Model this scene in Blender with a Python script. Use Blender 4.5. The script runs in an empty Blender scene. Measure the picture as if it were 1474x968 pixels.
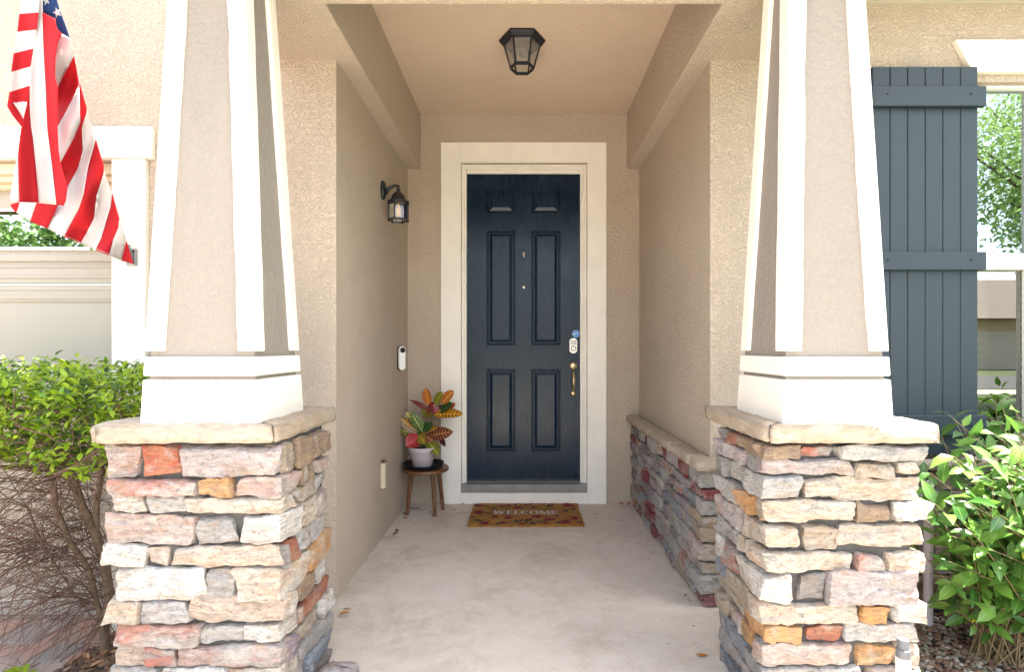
import bpy, bmesh, math, random
from mathutils import Vector, Matrix, noise
from math import sin, cos, pi, radians, sqrt

scene = bpy.context.scene
COL = scene.collection

# ------------------------------------------------------------------ camera, sky, sun, exposure
F = 760.0                      # focal length in photo pixels (photo 1474 wide)
CZ = 1.23                      # camera height
VX, VY = 754.0, 500.0          # where the straight-ahead ray lands in the photo
cam_d = bpy.data.cameras.new('camera')
cam = bpy.data.objects.new('camera', cam_d)
COL.objects.link(cam)
cam.location = (0, 0, CZ)
cam.rotation_euler = (pi / 2, 0, 0)
cam_d.sensor_width = 36
cam_d.lens = 36 * F / 1474
cam_d.shift_x = -(VX - 737) / 1474
cam_d.shift_y = (VY - 484) / 1474
cam_d.clip_start = 0.05
cam_d.clip_end = 500
scene.camera = cam

SUN_EL, SUN_AZ = radians(66), radians(-3)        # azimuth measured from +X towards -Y
to_sun = Vector((cos(SUN_EL) * cos(SUN_AZ), -cos(SUN_EL) * sin(SUN_AZ), sin(SUN_EL)))
world = bpy.data.worlds.new('World')
scene.world = world
world.use_nodes = True
wn = world.node_tree
wn.nodes.clear()
w_out = wn.nodes.new('ShaderNodeOutputWorld')
w_bg = wn.nodes.new('ShaderNodeBackground')
w_sky = wn.nodes.new('ShaderNodeTexSky')
w_sky.sky_type = 'NISHITA'
w_sky.sun_disc = False
w_sky.sun_elevation = SUN_EL
w_sky.sun_rotation = math.atan2(to_sun.x, to_sun.y)
w_sky.air_density = 1.0
w_sky.dust_density = 2.5
w_hsv = wn.nodes.new('ShaderNodeHueSaturation')
w_hsv.inputs['Saturation'].default_value = 0.45
wn.links.new(w_sky.outputs[0], w_hsv.inputs['Color'])
wn.links.new(w_hsv.outputs[0], w_bg.inputs['Color'])
w_bg.inputs['Strength'].default_value = 0.15
wn.links.new(w_bg.outputs[0], w_out.inputs['Surface'])

sun_d = bpy.data.lights.new('sun', 'SUN')
sun_d.energy = 5.0
sun_d.angle = radians(0.5)
sun_d.color = (1.0, 0.94, 0.85)
sun = bpy.data.objects.new('sun', sun_d)
COL.objects.link(sun)
sun.rotation_euler = to_sun.to_track_quat('Z', 'Y').to_euler()
sun.location = to_sun * 20

scene.view_settings.view_transform = 'Standard'
scene.view_settings.look = 'None'
scene.view_settings.gamma = 1.0
scene.view_settings.exposure = 2.70
scene.cycles.use_denoising = True
scene.cycles.max_bounces = 10
scene.cycles.diffuse_bounces = 6
scene.cycles.sample_clamp_indirect = 8

# ------------------------------------------------------------------ helpers
def P(px, py, Y):
    """photo pixel at distance Y in front of the camera -> world point"""
    return Vector(((px - VX) * Y / F, Y, CZ - (py - VY) * Y / F))
def PX(px, Y): return (px - VX) * Y / F
def PZ(py, Y): return CZ - (py - VY) * Y / F
def sideY(px, X): return X * F / (px - VX)

class MB:
    def __init__(s):
        s.v, s.f, s.m, s.uv = [], [], [], {}
    def add(s, vs, fs, mi=0, M=None, uvs=None):
        b = len(s.v)
        for q in vs:
            s.v.append(tuple(M @ Vector(q)) if M is not None else tuple(q))
        for k, f in enumerate(fs):
            if uvs: s.uv[len(s.f)] = [uvs[i] for i in f]
            s.f.append([b + i for i in f]); s.m.append(mi)
        return s
    def box(s, x0, x1, y0, y1, z0, z1, mi=0, M=None):
        vs = [(x0,y0,z0),(x1,y0,z0),(x1,y1,z0),(x0,y1,z0),(x0,y0,z1),(x1,y0,z1),(x1,y1,z1),(x0,y1,z1)]
        return s.add(vs, [(0,3,2,1),(4,5,6,7),(0,1,5,4),(1,2,6,5),(2,3,7,6),(3,0,4,7)], mi, M)
    def hexa(s, lo, hi, mi=0):
        """lo, hi = four points each, counter-clockwise seen from above"""
        return s.add(list(lo) + list(hi), [(0,3,2,1),(4,5,6,7),(0,1,5,4),(1,2,6,5),(2,3,7,6),(3,0,4,7)], mi)
    def prism(s, poly, axis, a, b, mi=0, M=None):
        """poly of 2-D points extruded along axis 'x','y','z' from a to b"""
        n = len(poly)
        def pt(p, t):
            return {'x': (t, p[0], p[1]), 'y': (p[0], t, p[1]), 'z': (p[0], p[1], t)}[axis]
        vs = [pt(p, a) for p in poly] + [pt(p, b) for p in poly]
        fs = [tuple(range(n))[::-1], tuple(range(n, 2 * n))] + [(i, (i + 1) % n, n + (i + 1) % n, n + i) for i in range(n)]
        return s.add(vs, fs, mi, M)
    def lathe(s, prof, n=24, mi=0, M=None, rot=0.0, caps=True):
        vs, fs = [], []
        for r, z in prof:
            for i in range(n):
                a = 2 * pi * i / n + rot
                vs.append((r * cos(a), r * sin(a), z))
        for k in range(len(prof) - 1):
            for i in range(n):
                j = (i + 1) % n
                fs.append((k*n+i, k*n+j, (k+1)*n+j, (k+1)*n+i))
        if caps:
            fs.append(tuple(range(n))[::-1]); fs.append(tuple(range((len(prof)-1)*n, len(prof)*n)))
        return s.add(vs, fs, mi, M)
    def tube(s, pts, rad, n=6, mi=0, caps=True):
        pts = [Vector(p) for p in pts]
        if not hasattr(rad, '__len__'): rad = [rad] * len(pts)
        vs, fs = [], []
        up = None
        for i, p in enumerate(pts):
            t = (pts[min(i+1, len(pts)-1)] - pts[max(i-1, 0)]).normalized()
            if up is None:
                up = t.orthogonal().normalized()
            else:
                up = (up - t * up.dot(t))
                up = up.normalized() if up.length > 1e-6 else t.orthogonal().normalized()
            w = t.cross(up)
            for k in range(n):
                a = 2 * pi * k / n
                vs.append(p + (up * cos(a) + w * sin(a)) * rad[i])
        for i in range(len(pts) - 1):
            for k in range(n):
                j = (k + 1) % n
                fs.append((i*n+k, i*n+j, (i+1)*n+j, (i+1)*n+k))
        if caps:
            fs.append(tuple(range(n))[::-1]); fs.append(tuple(range((len(pts)-1)*n, len(pts)*n)))
        return s.add(vs, fs, mi)
    def mesh(s, name, mats, smooth=False, bevel=0.0, seg=2, recalc=True, sharp=None):
        me = bpy.data.meshes.new(name)
        me.from_pydata([tuple(v) for v in s.v], [], s.f)
        for i, p in enumerate(me.polygons): p.material_index = s.m[i]
        if s.uv:
            ul = me.uv_layers.new(name='UVMap')
            for i, p in enumerate(me.polygons):
                if i in s.uv:
                    for k, li in enumerate(p.loop_indices): ul.data[li].uv = s.uv[i][k]
        if bevel > 0 or recalc:
            bm = bmesh.new(); bm.from_mesh(me)
            if recalc: bmesh.ops.recalc_face_normals(bm, faces=bm.faces)
            if bevel > 0:
                es = [e for e in bm.edges if len(e.link_faces) == 2 and e.calc_face_angle(0) > 0.5]
                bmesh.ops.bevel(bm, geom=es, offset=bevel, segments=seg, affect='EDGES', clamp_overlap=True, profile=0.5)
            bm.to_mesh(me); bm.free()
        for m in (mats if isinstance(mats, (list, tuple)) else [mats]): me.materials.append(m)
        if smooth: me.shade_smooth()
        if sharp is not None:
            me.shade_smooth(); me.set_sharp_from_angle(angle=radians(sharp))
        me.update()
        return me

def link(name, me, parent=None, color=None, c2=None, kind=None, label=None, cat=None, group=None, loc=None):
    o = bpy.data.objects.new(name, me)
    COL.objects.link(o)
    if parent is not None:
        o.parent = parent
        base = Vector((0, 0, 0)); q = parent
        while q is not None:
            base += q.location; q = q.parent
        o.location = (Vector(loc) if loc is not None else Vector((0, 0, 0))) - base
    elif loc is not None: o.location = loc
    if color: o.color = (*color, 1.0)
    if c2: o['c2'] = list(c2)
    if kind: o['kind'] = kind
    if label: o['label'] = label
    if cat: o['category'] = cat
    if group: o['group'] = group
    return o
def thing(name, loc, label, cat, group=None):
    o = bpy.data.objects.new(name, None)
    COL.objects.link(o)
    o.location = loc; o.empty_display_size = 0.1
    o['label'] = label; o['category'] = cat
    if group: o['group'] = group
    return o

# ------------------------------------------------------------------ materials
class N:
    def __init__(s, name):
        s.mat = bpy.data.materials.new(name); s.mat.use_nodes = True
        s.t = s.mat.node_tree
        s.b = s.t.nodes['Principled BSDF']
    def n(s, typ, **kw):
        x = s.t.nodes.new('ShaderNode' + typ)
        for k, v in kw.items():
            if k in x.inputs and not hasattr(type(x), k): x.inputs[k].default_value = v
            else:
                try: setattr(x, k, v)
                except Exception: x.inputs[k].default_value = v
        return x
    def l(s, a, b): s.t.links.new(a, b)
    def coords(s, kind='Object', scale=(1, 1, 1)):
        tc = s.n('TexCoord'); mp = s.n('Mapping')
        mp.inputs['Scale'].default_value = scale
        s.l(tc.outputs[kind], mp.inputs['Vector'])
        return mp.outputs[0]
    def noise(s, vec, scale, detail=4, rough=0.55, dist=0.0):
        x = s.n('TexNoise'); x.inputs['Scale'].default_value = scale
        x.inputs['Detail'].default_value = detail; x.inputs['Roughness'].default_value = rough
        x.inputs['Distortion'].default_value = dist
        if vec is not None: s.l(vec, x.inputs['Vector'])
        return x.outputs['Fac']
    def vor(s, vec, scale, feature='F1'):
        x = s.n('TexVoronoi'); x.feature = feature; x.inputs['Scale'].default_value = scale
        if vec is not None: s.l(vec, x.inputs['Vector'])
        return x.outputs['Distance']
    def ramp(s, fac, stops, interp='LINEAR'):
        r = s.n('ValToRGB'); r.color_ramp.interpolation = interp
        el = r.color_ramp.elements
        while len(el) < len(stops): el.new(0.5)
        for e, (p, c) in zip(el, stops):
            e.position = p; e.color = c if len(c) == 4 else (*c, 1)
        s.l(fac, r.inputs[0]); return r.outputs[0]
    def mix(s, fac, a, b, mode='MIX'):
        x = s.n('Mix'); x.data_type = 'RGBA'; x.blend_type = mode
        for inp, v in ((x.inputs[0], fac), (x.inputs[6], a), (x.inputs[7], b)):
            if isinstance(v, (int, float)): inp.default_value = v
            elif isinstance(v, tuple): inp.default_value = v if len(v) == 4 else (*v, 1)
            else: s.l(v, inp)
        return x.outputs[2]
    def math(s, op, a, b=0.0, c=None):
        x = s.n('Math'); x.operation = op
        for i, v in enumerate((a, b) + ((c,) if c is not None else ())):
            if isinstance(v, (int, float)): x.inputs[i].default_value = v
            else: s.l(v, x.inputs[i])
        return x.outputs[0]
    def bump(s, h, strength=0.5, dist=0.01, prev=None):
        x = s.n('Bump'); x.inputs['Strength'].default_value = strength; x.inputs['Distance'].default_value = dist
        s.l(h, x.inputs['Height'])
        if prev is not None: s.l(prev, x.inputs['Normal'])
        s.l(x.outputs[0], s.b.inputs['Normal']); return x.outputs[0]
    def base(s, c):
        if isinstance(c, tuple): s.b.inputs['Base Color'].default_value = c if len(c) == 4 else (*c, 1)
        else: s.l(c, s.b.inputs['Base Color'])
    def set(s, **kw):
        for k, v in kw.items(): s.b.inputs[k.replace('_', ' ')].default_value = v
        return s

def simple(name, col, rough=0.5, metal=0.0, var=0.0, scale=20, bump=0.0, bs=150, bd=0.002, coat=0.0):
    m = N(name); m.set(Roughness=rough, Metallic=metal)
    v = m.coords()
    if var > 0:
        nz = m.noise(v, scale, 5, 0.6)
        m.base(m.ramp(nz, [(0.25, tuple(c * (1 - var) for c in col)), (0.75, tuple(min(1, c * (1 + var)) for c in col))]))
    else: m.base(col)
    if bump > 0: m.bump(m.noise(v, bs, 4, 0.6), bump, bd)
    if coat: m.set(Coat_Weight=coat)
    return m.mat

def stucco(name, col, strength=0.9, d=0.006, scale=1.0, dirt=0.10):
    m = N(name); m.set(Roughness=0.9); m.b.inputs['Specular IOR Level'].default_value = 0.25
    v = m.coords()
    big = m.noise(v, 1.3, 5, 0.6)
    fine = m.noise(v, 55, 3, 0.6)
    spk = m.vor(v, 47)
    c = m.mix(m.ramp(big, [(0.3, (0, 0, 0)), (0.75, (1, 1, 1))]), tuple(x * (1 - dirt) for x in col), tuple(x * (1 + dirt * 0.6) for x in col))
    c = m.mix(m.math('MULTIPLY', fine, 0.25), c, tuple(x * 0.8 for x in col))
    pits = m.ramp(m.noise(v, 140, 2, 0.5), [(0.70, (0, 0, 0)), (0.76, (1, 1, 1))])
    c = m.mix(m.math('MULTIPLY', pits, 0.35), c, tuple(x * 0.45 for x in col))
    st = m.noise(m.coords(scale=(1.2, 1.2, 0.35)), 3.2, 6, 0.7)
    c = m.mix(m.ramp(st, [(0.52, (0, 0, 0)), (0.78, (0.35, 0.35, 0.35))]), c, tuple(x * 0.72 for x in col))
    m.base(c)
    # knock-down texture: flattened blobs with crisp edges, then a fine grain on top
    blob = m.noise(v, 38 * scale, 3, 0.6, 0.25)
    kd = m.ramp(blob, [(0.42, (0, 0, 0)), (0.50, (0.75, 0.75, 0.75)), (0.62, (1, 1, 1))])
    b1 = m.bump(kd, strength, d)
    m.bump(m.noise(v, 170, 3, 0.6), 0.35, 0.0025, b1)
    return m.mat

TAN = (0.57, 0.475, 0.378)
M = {}
M['stucco'] = stucco('stucco_tan', TAN, 0.9, 0.0055, 2.7)
M['ceiling'] = stucco('stucco_ceiling', (0.57, 0.455, 0.345), 0.35, 0.003, 0.8, 0.05)
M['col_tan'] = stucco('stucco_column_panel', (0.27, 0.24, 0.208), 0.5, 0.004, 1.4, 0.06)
M['white'] = simple('painted_cream_white', (0.80, 0.765, 0.69), 0.6, 0, 0.06, 5, 0.4, 45, 0.004)
M['garage'] = simple('garage_paint', (0.35, 0.32, 0.272), 0.5, 0, 0.02, 4, 0.1, 200, 0.001)
M['garage_trim'] = simple('garage_trim_paint', (0.60, 0.50, 0.36), 0.6, 0, 0.03, 4)
M['vinyl'] = simple('window_vinyl', (0.80, 0.79, 0.75), 0.35)
M['alu'] = simple('threshold_aluminium', (0.27, 0.27, 0.265), 0.4, 0.6, 0.25, 9, 0.2, 60)
M['black'] = simple('black_metal', (0.014, 0.015, 0.02), 0.38, 0.2, 0.2, 60, 0.25, 260, 0.001)
M['brass'] = simple('satin_brass', (0.62, 0.50, 0.30), 0.33, 0.9, 0.1, 30)
M['nickel'] = simple('satin_nickel', (0.62, 0.59, 0.54), 0.35, 0.8, 0.08, 30)
M['galv'] = simple('galvanised_steel', (0.33, 0.35, 0.36), 0.5, 0.6, 0.3, 40)
M['plastic_white'] = simple('white_plastic', (0.8, 0.8, 0.79), 0.35)
M['plastic_black'] = simple('black_plastic', (0.012, 0.012, 0.014), 0.2)
M['dgrey_plastic'] = simple('dark_grey_plastic', (0.10, 0.105, 0.115), 0.4)
M['pot'] = simple('grey_plastic_pot', (0.42, 0.37, 0.38), 0.5, 0, 0.06, 12, 0.1, 90)
M['tray'] = simple('black_plastic_tray', (0.012, 0.014, 0.02), 0.4)
M['soffit'] = simple('soffit_paint', (0.44, 0.39, 0.33), 0.6, 0, 0.04, 5)
M['soil'] = simple('potting_soil', (0.035, 0.025, 0.018), 0.95, 0, 0.4, 60, 1.0, 90, 0.01)
M['pvc'] = simple('lavender_grey_pvc', (0.50, 0.46, 0.52), 0.45, 0, 0.05, 8)
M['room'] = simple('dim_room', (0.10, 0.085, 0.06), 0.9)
M['blind'] = simple('blind_vinyl', (0.75, 0.68, 0.54), 0.6)
M['mortar'] = simple('mortar', (0.075, 0.072, 0.070), 0.95, 0, 0.25, 12, 0.9, 120, 0.006)
M['sticker'] = simple('blue_sticker', (0.02, 0.22, 0.62), 0.35)
M['amber'] = simple('amber_bulb', (0.75, 0.42, 0.12), 0.15)
M['roof'] = simple('roof_shingle', (0.13, 0.11, 0.095), 0.9, 0, 0.35, 14)
M['asphalt'] = simple('asphalt', (0.06, 0.06, 0.062), 0.9, 0, 0.2, 6, 0.4, 60)
M['lawn'] = simple('lawn_grass', (0.06, 0.085, 0.03), 0.9, 0, 0.45, 3, 0.8, 40, 0.03)
M['far_stucco'] = simple('neighbour_stucco', (0.40, 0.31, 0.20), 0.9, 0, 0.05, 2)
M['screw'] = simple('screw_head', (0.02, 0.02, 0.025), 0.5, 0.5)
M['dead'] = simple('dry_leaf', (0.13, 0.06, 0.03), 0.8, 0, 0.5, 40)
M['dead_o'] = simple('dry_orange_leaf', (0.36, 0.14, 0.03), 0.7, 0, 0.4, 40)
M['deadleaf2'] = simple('tan_dry_leaf', (0.35, 0.19, 0.09), 0.8, 0, 0.4, 40)
M['pole'] = simple('white_pole', (0.75, 0.75, 0.74), 0.4)

def mat_concrete(name, col, dark=0.6):
    m = N(name); m.set(Roughness=0.85)
    v = m.coords()
    a = m.noise(v, 1.7, 6, 0.65); b = m.noise(v, 9, 6, 0.7); g = m.noise(v, 190, 3, 0.7)
    c = m.mix(m.ramp(a, [(0.3, (0, 0, 0)), (0.7, (1, 1, 1))]), tuple(x * 0.86 for x in col), col)
    c = m.mix(m.ramp(b, [(0.46, (0, 0, 0)), (0.72, (0.6, 0.6, 0.6))]), c, (col[0] * 0.74, col[1] * 0.70, col[2] * 0.66))
    c = m.mix(m.ramp(g, [(0.60, (0, 0, 0)), (0.68, (0.7, 0.7, 0.7))]), c, tuple(x * 0.42 for x in col))
    st = m.noise(v, 2.6, 7, 0.75, 0.6)
    c = m.mix(m.ramp(st, [(0.50, (0, 0, 0)), (0.66, (0.8, 0.8, 0.8))]), c, (col[0] * 0.66, col[1] * 0.62, col[2] * 0.58))
    ck = m.vor(m.mix(0.12, v, m.noise(v, 3, 5, .7)), 0.55, 'DISTANCE_TO_EDGE')
    c = m.mix(m.ramp(ck, [(0.0, (.12, .12, .12)), (0.0025, (0, 0, 0))]), c, tuple(x * 0.4 for x in col))
    sp = m.vor(v, 26)
    c = m.mix(m.ramp(sp, [(0.05, (0.8, 0.8, 0.8)), (0.085, (0, 0, 0))]), c, (0.13, 0.115, 0.10))
    m.base(c)
    b1 = m.bump(m.noise(v, 75, 5, 0.7), 0.55, 0.004)
    m.bump(g, 0.35, 0.002, b1)
    return m.mat
M['concrete'] = mat_concrete('porch_concrete', (0.60, 0.535, 0.46))
M['walk'] = mat_concrete('walk_concrete', (0.60, 0.55, 0.47))

def mat_stone(name, cap=False):
    m = N(name); m.set(Roughness=0.85); m.b.inputs['Specular IOR Level'].default_value = 0.3
    oi = m.n('ObjectInfo'); at = m.n('Attribute'); at.attribute_type = 'OBJECT'; at.attribute_name = 'c2'
    tc = m.n('TexCoord')
    off = m.n('VectorMath', operation='MULTIPLY_ADD')
    cmb = m.n('CombineXYZ')
    for k in range(3): m.l(oi.outputs['Random'], cmb.inputs[k])
    m.l(cmb.outputs[0], off.inputs[0]); off.inputs[1].default_value = (37, 53, 71); m.l(tc.outputs['Object'], off.inputs[2])
    v = off.outputs[0]
    mp = m.n('Mapping'); mp.inputs['Scale'].default_value = (1, 1, 2.6); m.l(v, mp.inputs['Vector'])
    vs = mp.outputs[0]
    patch = m.noise(vs, 7.5, 5, 0.62, 0.6)
    col = m.mix(m.ramp(patch, [(0.46, (0, 0, 0)), (0.60, (1, 1, 1))]), oi.outputs['Color'], at.outputs['Color'])
    streak = m.noise(vs, 30, 6, 0.7, 0.8)
    col = m.mix(m.ramp(streak, [(0.33, (1, 1, 1)), (0.53, (0, 0, 0))]), col, m.mix(0.6, col, (0.12, 0.10, 0.09)))
    pale = m.noise(v, 11, 4, 0.6)
    col = m.mix(m.ramp(pale, [(0.56, (0, 0, 0)), (0.70, (0.7, 0.7, 0.7))]), col, (0.50, 0.465, 0.42))
    warm = m.noise(v, 16, 3, 0.6)
    col = m.mix(m.ramp(warm, [(0.56, (0, 0, 0)), (0.68, (0.45, 0.45, 0.45))]), col, (0.38, 0.24, 0.14))
    pit = m.noise(v, 120, 4, 0.7)
    col = m.mix(m.ramp(pit, [(0.30, (0.8, 0.8, 0.8)), (0.42, (0, 0, 0))]), col, (0.08, 0.065, 0.06))
    m.base(col)
    b1 = m.bump(m.noise(vs, 26, 6, 0.72, 0.5), 1.0, 0.022)
    crk = m.ramp(m.vor(vs, 17, 'DISTANCE_TO_EDGE'), [(0.0, (0, 0, 0)), (0.05, (1, 1, 1))])
    b2 = m.bump(crk, 0.18, 0.004, b1)
    m.bump(pit, 0.35, 0.003, b2)
    return m.mat
M['stone'] = mat_stone('ledge_stone')

def mat_cap():
    m = N('limestone_cap'); m.set(Roughness=0.85)
    v = m.coords(scale=(1, 1, 2.2))
    a = m.noise(v, 6, 5, 0.6, 0.5); b = m.noise(v, 30, 6, 0.7)
    c = m.mix(m.ramp(a, [(0.35, (0, 0, 0)), (0.68, (1, 1, 1))]), (0.36, 0.28, 0.20), (0.42, 0.365, 0.30))
    c = m.mix(m.ramp(b, [(0.30, (0.7, 0.7, 0.7)), (0.46, (0, 0, 0))]), c, (0.22, 0.18, 0.14))
    m.base(c)
    b1 = m.bump(m.noise(v, 22, 5, 0.65, 0.8), 0.9, 0.018)
    m.bump(b, 0.4, 0.003, b1)
    return m.mat
M['cap'] = mat_cap()

def mat_door():
    m = N('door_navy_paint'); v = m.coords()
    a = m.noise(v, 3.0, 5, 0.65, 0.4); s = m.noise(m.coords(scale=(30, 1, 1.5)), 4, 4, 0.6)
    m.base(m.mix(a, (0.002, 0.009, 0.022), (0.007, 0.024, 0.048))); m.b.inputs['Specular IOR Level'].default_value = 0.28
    r = m.n('MapRange'); m.l(m.mix(0.5, a, s), r.inputs[0])
    r.inputs[1].default_value = 0.3; r.inputs[2].default_value = 0.7; r.inputs[3].default_value = 0.16; r.inputs[4].default_value = 0.38
    m.l(r.outputs[0], m.b.inputs['Roughness'])
    m.bump(m.noise(m.coords(scale=(1, 1, 0.12)), 260, 4, 0.6), 0.25, 0.0012)
    return m.mat
M['door'] = mat_door()

def mat_shutter():
    m = N('shutter_slate_paint'); v = m.coords()
    s = m.noise(m.coords(scale=(60, 1, 1.2)), 3, 4, 0.6); a = m.noise(v, 2.5, 4, 0.6)
    m.base(m.mix(m.mix(0.5, s, a), (0.010, 0.020, 0.030), (0.026, 0.042, 0.056)))
    m.set(Roughness=0.5)
    m.bump(m.noise(m.coords(scale=(14, 1, 0.4)), 60, 4, 0.6), 0.3, 0.001)
    return m.mat
M['shutter'] = mat_shutter()

def mat_glass(name, refl, tint=(0.9, 0.9, 0.9), gcol=(0.95, 0.97, 0.97)):
    m = N(name); m.t.nodes.remove(m.b)
    g = m.n('BsdfGlossy'); g.inputs['Roughness'].default_value = 0.01; g.inputs['Color'].default_value = (*gcol, 1)
    t = m.n('BsdfTransparent'); t.inputs['Color'].default_value = (*tint, 1)
    mx = m.n('MixShader'); fr = m.n('Fresnel'); fr.inputs['IOR'].default_value = 1.5
    f = m.math('ADD', fr.outputs[0], refl)
    m.l(m.math('MINIMUM', f, 1.0), mx.inputs[0]); m.l(t.outputs[0], mx.inputs[1]); m.l(g.outputs[0], mx.inputs[2])
    m.l(mx.outputs[0], m.t.nodes['Material Output'].inputs['Surface'])
    return m.mat
M['pane'] = mat_glass('reflective_window_glass', 0.80, (0.55, 0.56, 0.54), (0.34, 0.39, 0.42))
M['pane_low'] = mat_glass('window_glass', 0.45, (0.85, 0.85, 0.83), (0.50, 0.51, 0.48))
M['pane_dark'] = mat_glass('garage_glass', 0.62, (0.1, 0.1, 0.1))
M['lamp_glass'] = mat_glass('lantern_glass', 0.04, (0.93, 0.92, 0.88))

def mat_seeded():
    m = N('seeded_lantern_glass'); m.set(Roughness=0.25); m.base((0.42, 0.40, 0.37))
    t = m.n('BsdfTransparent'); t.inputs['Color'].default_value = (0.8, 0.8, 0.78, 1)
    mx = m.n('MixShader'); mx.inputs[0].default_value = 0.35
    m.l(t.outputs[0], mx.inputs[1]); m.l(m.b.outputs[0], mx.inputs[2]); m.l(mx.outputs[0], m.t.nodes['Material Output'].inputs['Surface'])
    m.bump(m.noise(m.coords(), 160, 3, 0.6), 0.5, 0.003)
    return m.mat
M['seeded_glass'] = mat_seeded()

def mat_leaf(name, a, b, rough=0.4, trans=0.3, scale=60, objcol=False):
    m = N(name); m.set(Roughness=rough)
    v = m.coords('UV')
    sx = m.n('SeparateXYZ'); m.l(v, sx.inputs[0])
    geo = m.n('NewGeometry')
    rnd = geo.outputs['Random Per Island']
    if objcol:
        oi = m.n('ObjectInfo'); rnd = oi.outputs['Random']
    col = m.mix(rnd, a, b)
    rib = m.ramp(m.math('ABSOLUTE', sx.outputs[1]), [(0.03, (1, 1, 1)), (0.09, (0, 0, 0))])
    col = m.mix(m.math('MULTIPLY', rib, 0.4), col, tuple(min(1, x * 1.6 + 0.03) for x in b))
    m.base(col)
    tr = m.n('BsdfTranslucent'); m.l(m.mix(0.5, col, tuple(min(1, x * 1.5) for x in b)), tr.inputs['Color'])
    mx = m.n('MixShader'); mx.inputs[0].default_value = trans
    m.l(m.b.outputs[0], mx.inputs[1]); m.l(tr.outputs[0], mx.inputs[2])
    m.l(mx.outputs[0], m.t.nodes['Material Output'].inputs['Surface'])
    # side veins as fine relief
    w = m.math('SINE', m.math('MULTIPLY', m.math('SUBTRACT', sx.outputs[0], m.math('MULTIPLY', m.math('ABSOLUTE', sx.outputs[1]), 0.25)), 55.0))
    m.bump(w, 0.15, 0.001)
    return m.mat
M['leaf_hedge'] = mat_leaf('hedge_leaf', (0.07, 0.20, 0.012), (0.33, 0.45, 0.02), 0.45, 0.4)
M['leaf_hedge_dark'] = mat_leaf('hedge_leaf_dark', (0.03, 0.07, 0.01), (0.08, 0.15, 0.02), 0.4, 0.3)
M['leaf_r'] = mat_leaf('glossy_shrub_leaf', (0.03, 0.11, 0.02), (0.19, 0.36, 0.06), 0.28, 0.22, objcol=True)
M['leaf_r_stuff'] = mat_leaf('glossy_shrub_leaf_far', (0.025, 0.085, 0.016), (0.14, 0.28, 0.045), 0.3, 0.22)
M['leaf_y'] = mat_leaf('yellow_shrub_leaf', (0.45, 0.50, 0.04), (0.60, 0.50, 0.03), 0.4, 0.4, objcol=True)
M['tree_leaf'] = mat_leaf('tree_leaf', (0.04, 0.10, 0.02), (0.12, 0.22, 0.05), 0.5, 0.3)
M['tree_leaf_light'] = mat_leaf('oak_leaf', (0.14, 0.24, 0.06), (0.32, 0.44, 0.13), 0.5, 0.35)
M['bark'] = simple('shrub_bark', (0.15, 0.105, 0.065), 0.9, 0, 0.45, 30, 0.9, 80, 0.006)
M['twig'] = simple('dry_twig', (0.135, 0.075, 0.052), 0.9, 0, 0.4, 9)
M['stem'] = simple('tan_stem', (0.20, 0.15, 0.08), 0.7, 0, 0.2, 30)

def mat_croton():
    m = N('croton_leaf'); m.set(Roughness=0.35)
    oi = m.n('ObjectInfo'); at = m.n('Attribute'); at.attribute_type = 'OBJECT'; at.attribute_name = 'c2'
    v = m.coords('UV'); sx = m.n('SeparateXYZ'); m.l(v, sx.inputs[0])
    av = m.math('ABSOLUTE', sx.outputs[1])
    rib = m.ramp(av, [(0.07, (1, 1, 1)), (0.13, (0, 0, 0))])
    ph = m.math('MULTIPLY', m.math('SUBTRACT', sx.outputs[0], m.math('MULTIPLY', av, 0.10)), 9.0)
    veins = m.ramp(m.math('FRACT', ph), [(0.0, (1, 1, 1)), (0.26, (1, 1, 1)), (0.40, (0, 0, 0))])
    nz = m.noise(m.coords('Object'), 45, 3, 0.6)
    veins = m.math('MULTIPLY', veins, m.ramp(nz, [(0.35, (0.2, 0.2, 0.2)), (0.55, (1, 1, 1))]))
    f = m.math('MAXIMUM', rib, veins)
    col = m.mix(f, oi.outputs['Color'], at.outputs['Color'])
    m.base(col)
    m.bump(f, 0.3, 0.001)
    return m.mat
M['croton'] = mat_croton()

def mat_cloth(name, col):
    m = N(name); m.set(Roughness=0.8)
    v = m.coords()
    m.base(m.mix(m.noise(v, 4, 4, 0.6), tuple(x * 0.92 for x in col), col))
    tr = m.n('BsdfTranslucent'); tr.inputs['Color'].default_value = (*col, 1)
    mx = m.n('MixShader'); mx.inputs[0].default_value = 0.3
    b = m.bump(m.noise(v, 500, 2, 0.5), 0.2, 0.0006)
    b = m.bump(m.noise(m.coords(scale=(3, 1, 1)), 14, 4, 0.6), 0.5, 0.006, b)
    m.l(b, tr.inputs['Normal'])
    m.l(m.b.outputs[0], mx.inputs[1]); m.l(tr.outputs[0], mx.inputs[2])
    m.l(mx.outputs[0], m.t.nodes['Material Output'].inputs['Surface'])
    return m.mat
M['fl_red'] = mat_cloth('flag_red', (0.46, 0.004, 0.014))
M['fl_white'] = mat_cloth('flag_white', (0.60, 0.585, 0.60))
M['fl_blue'] = mat_cloth('flag_blue', (0.012, 0.05, 0.18))

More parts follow.
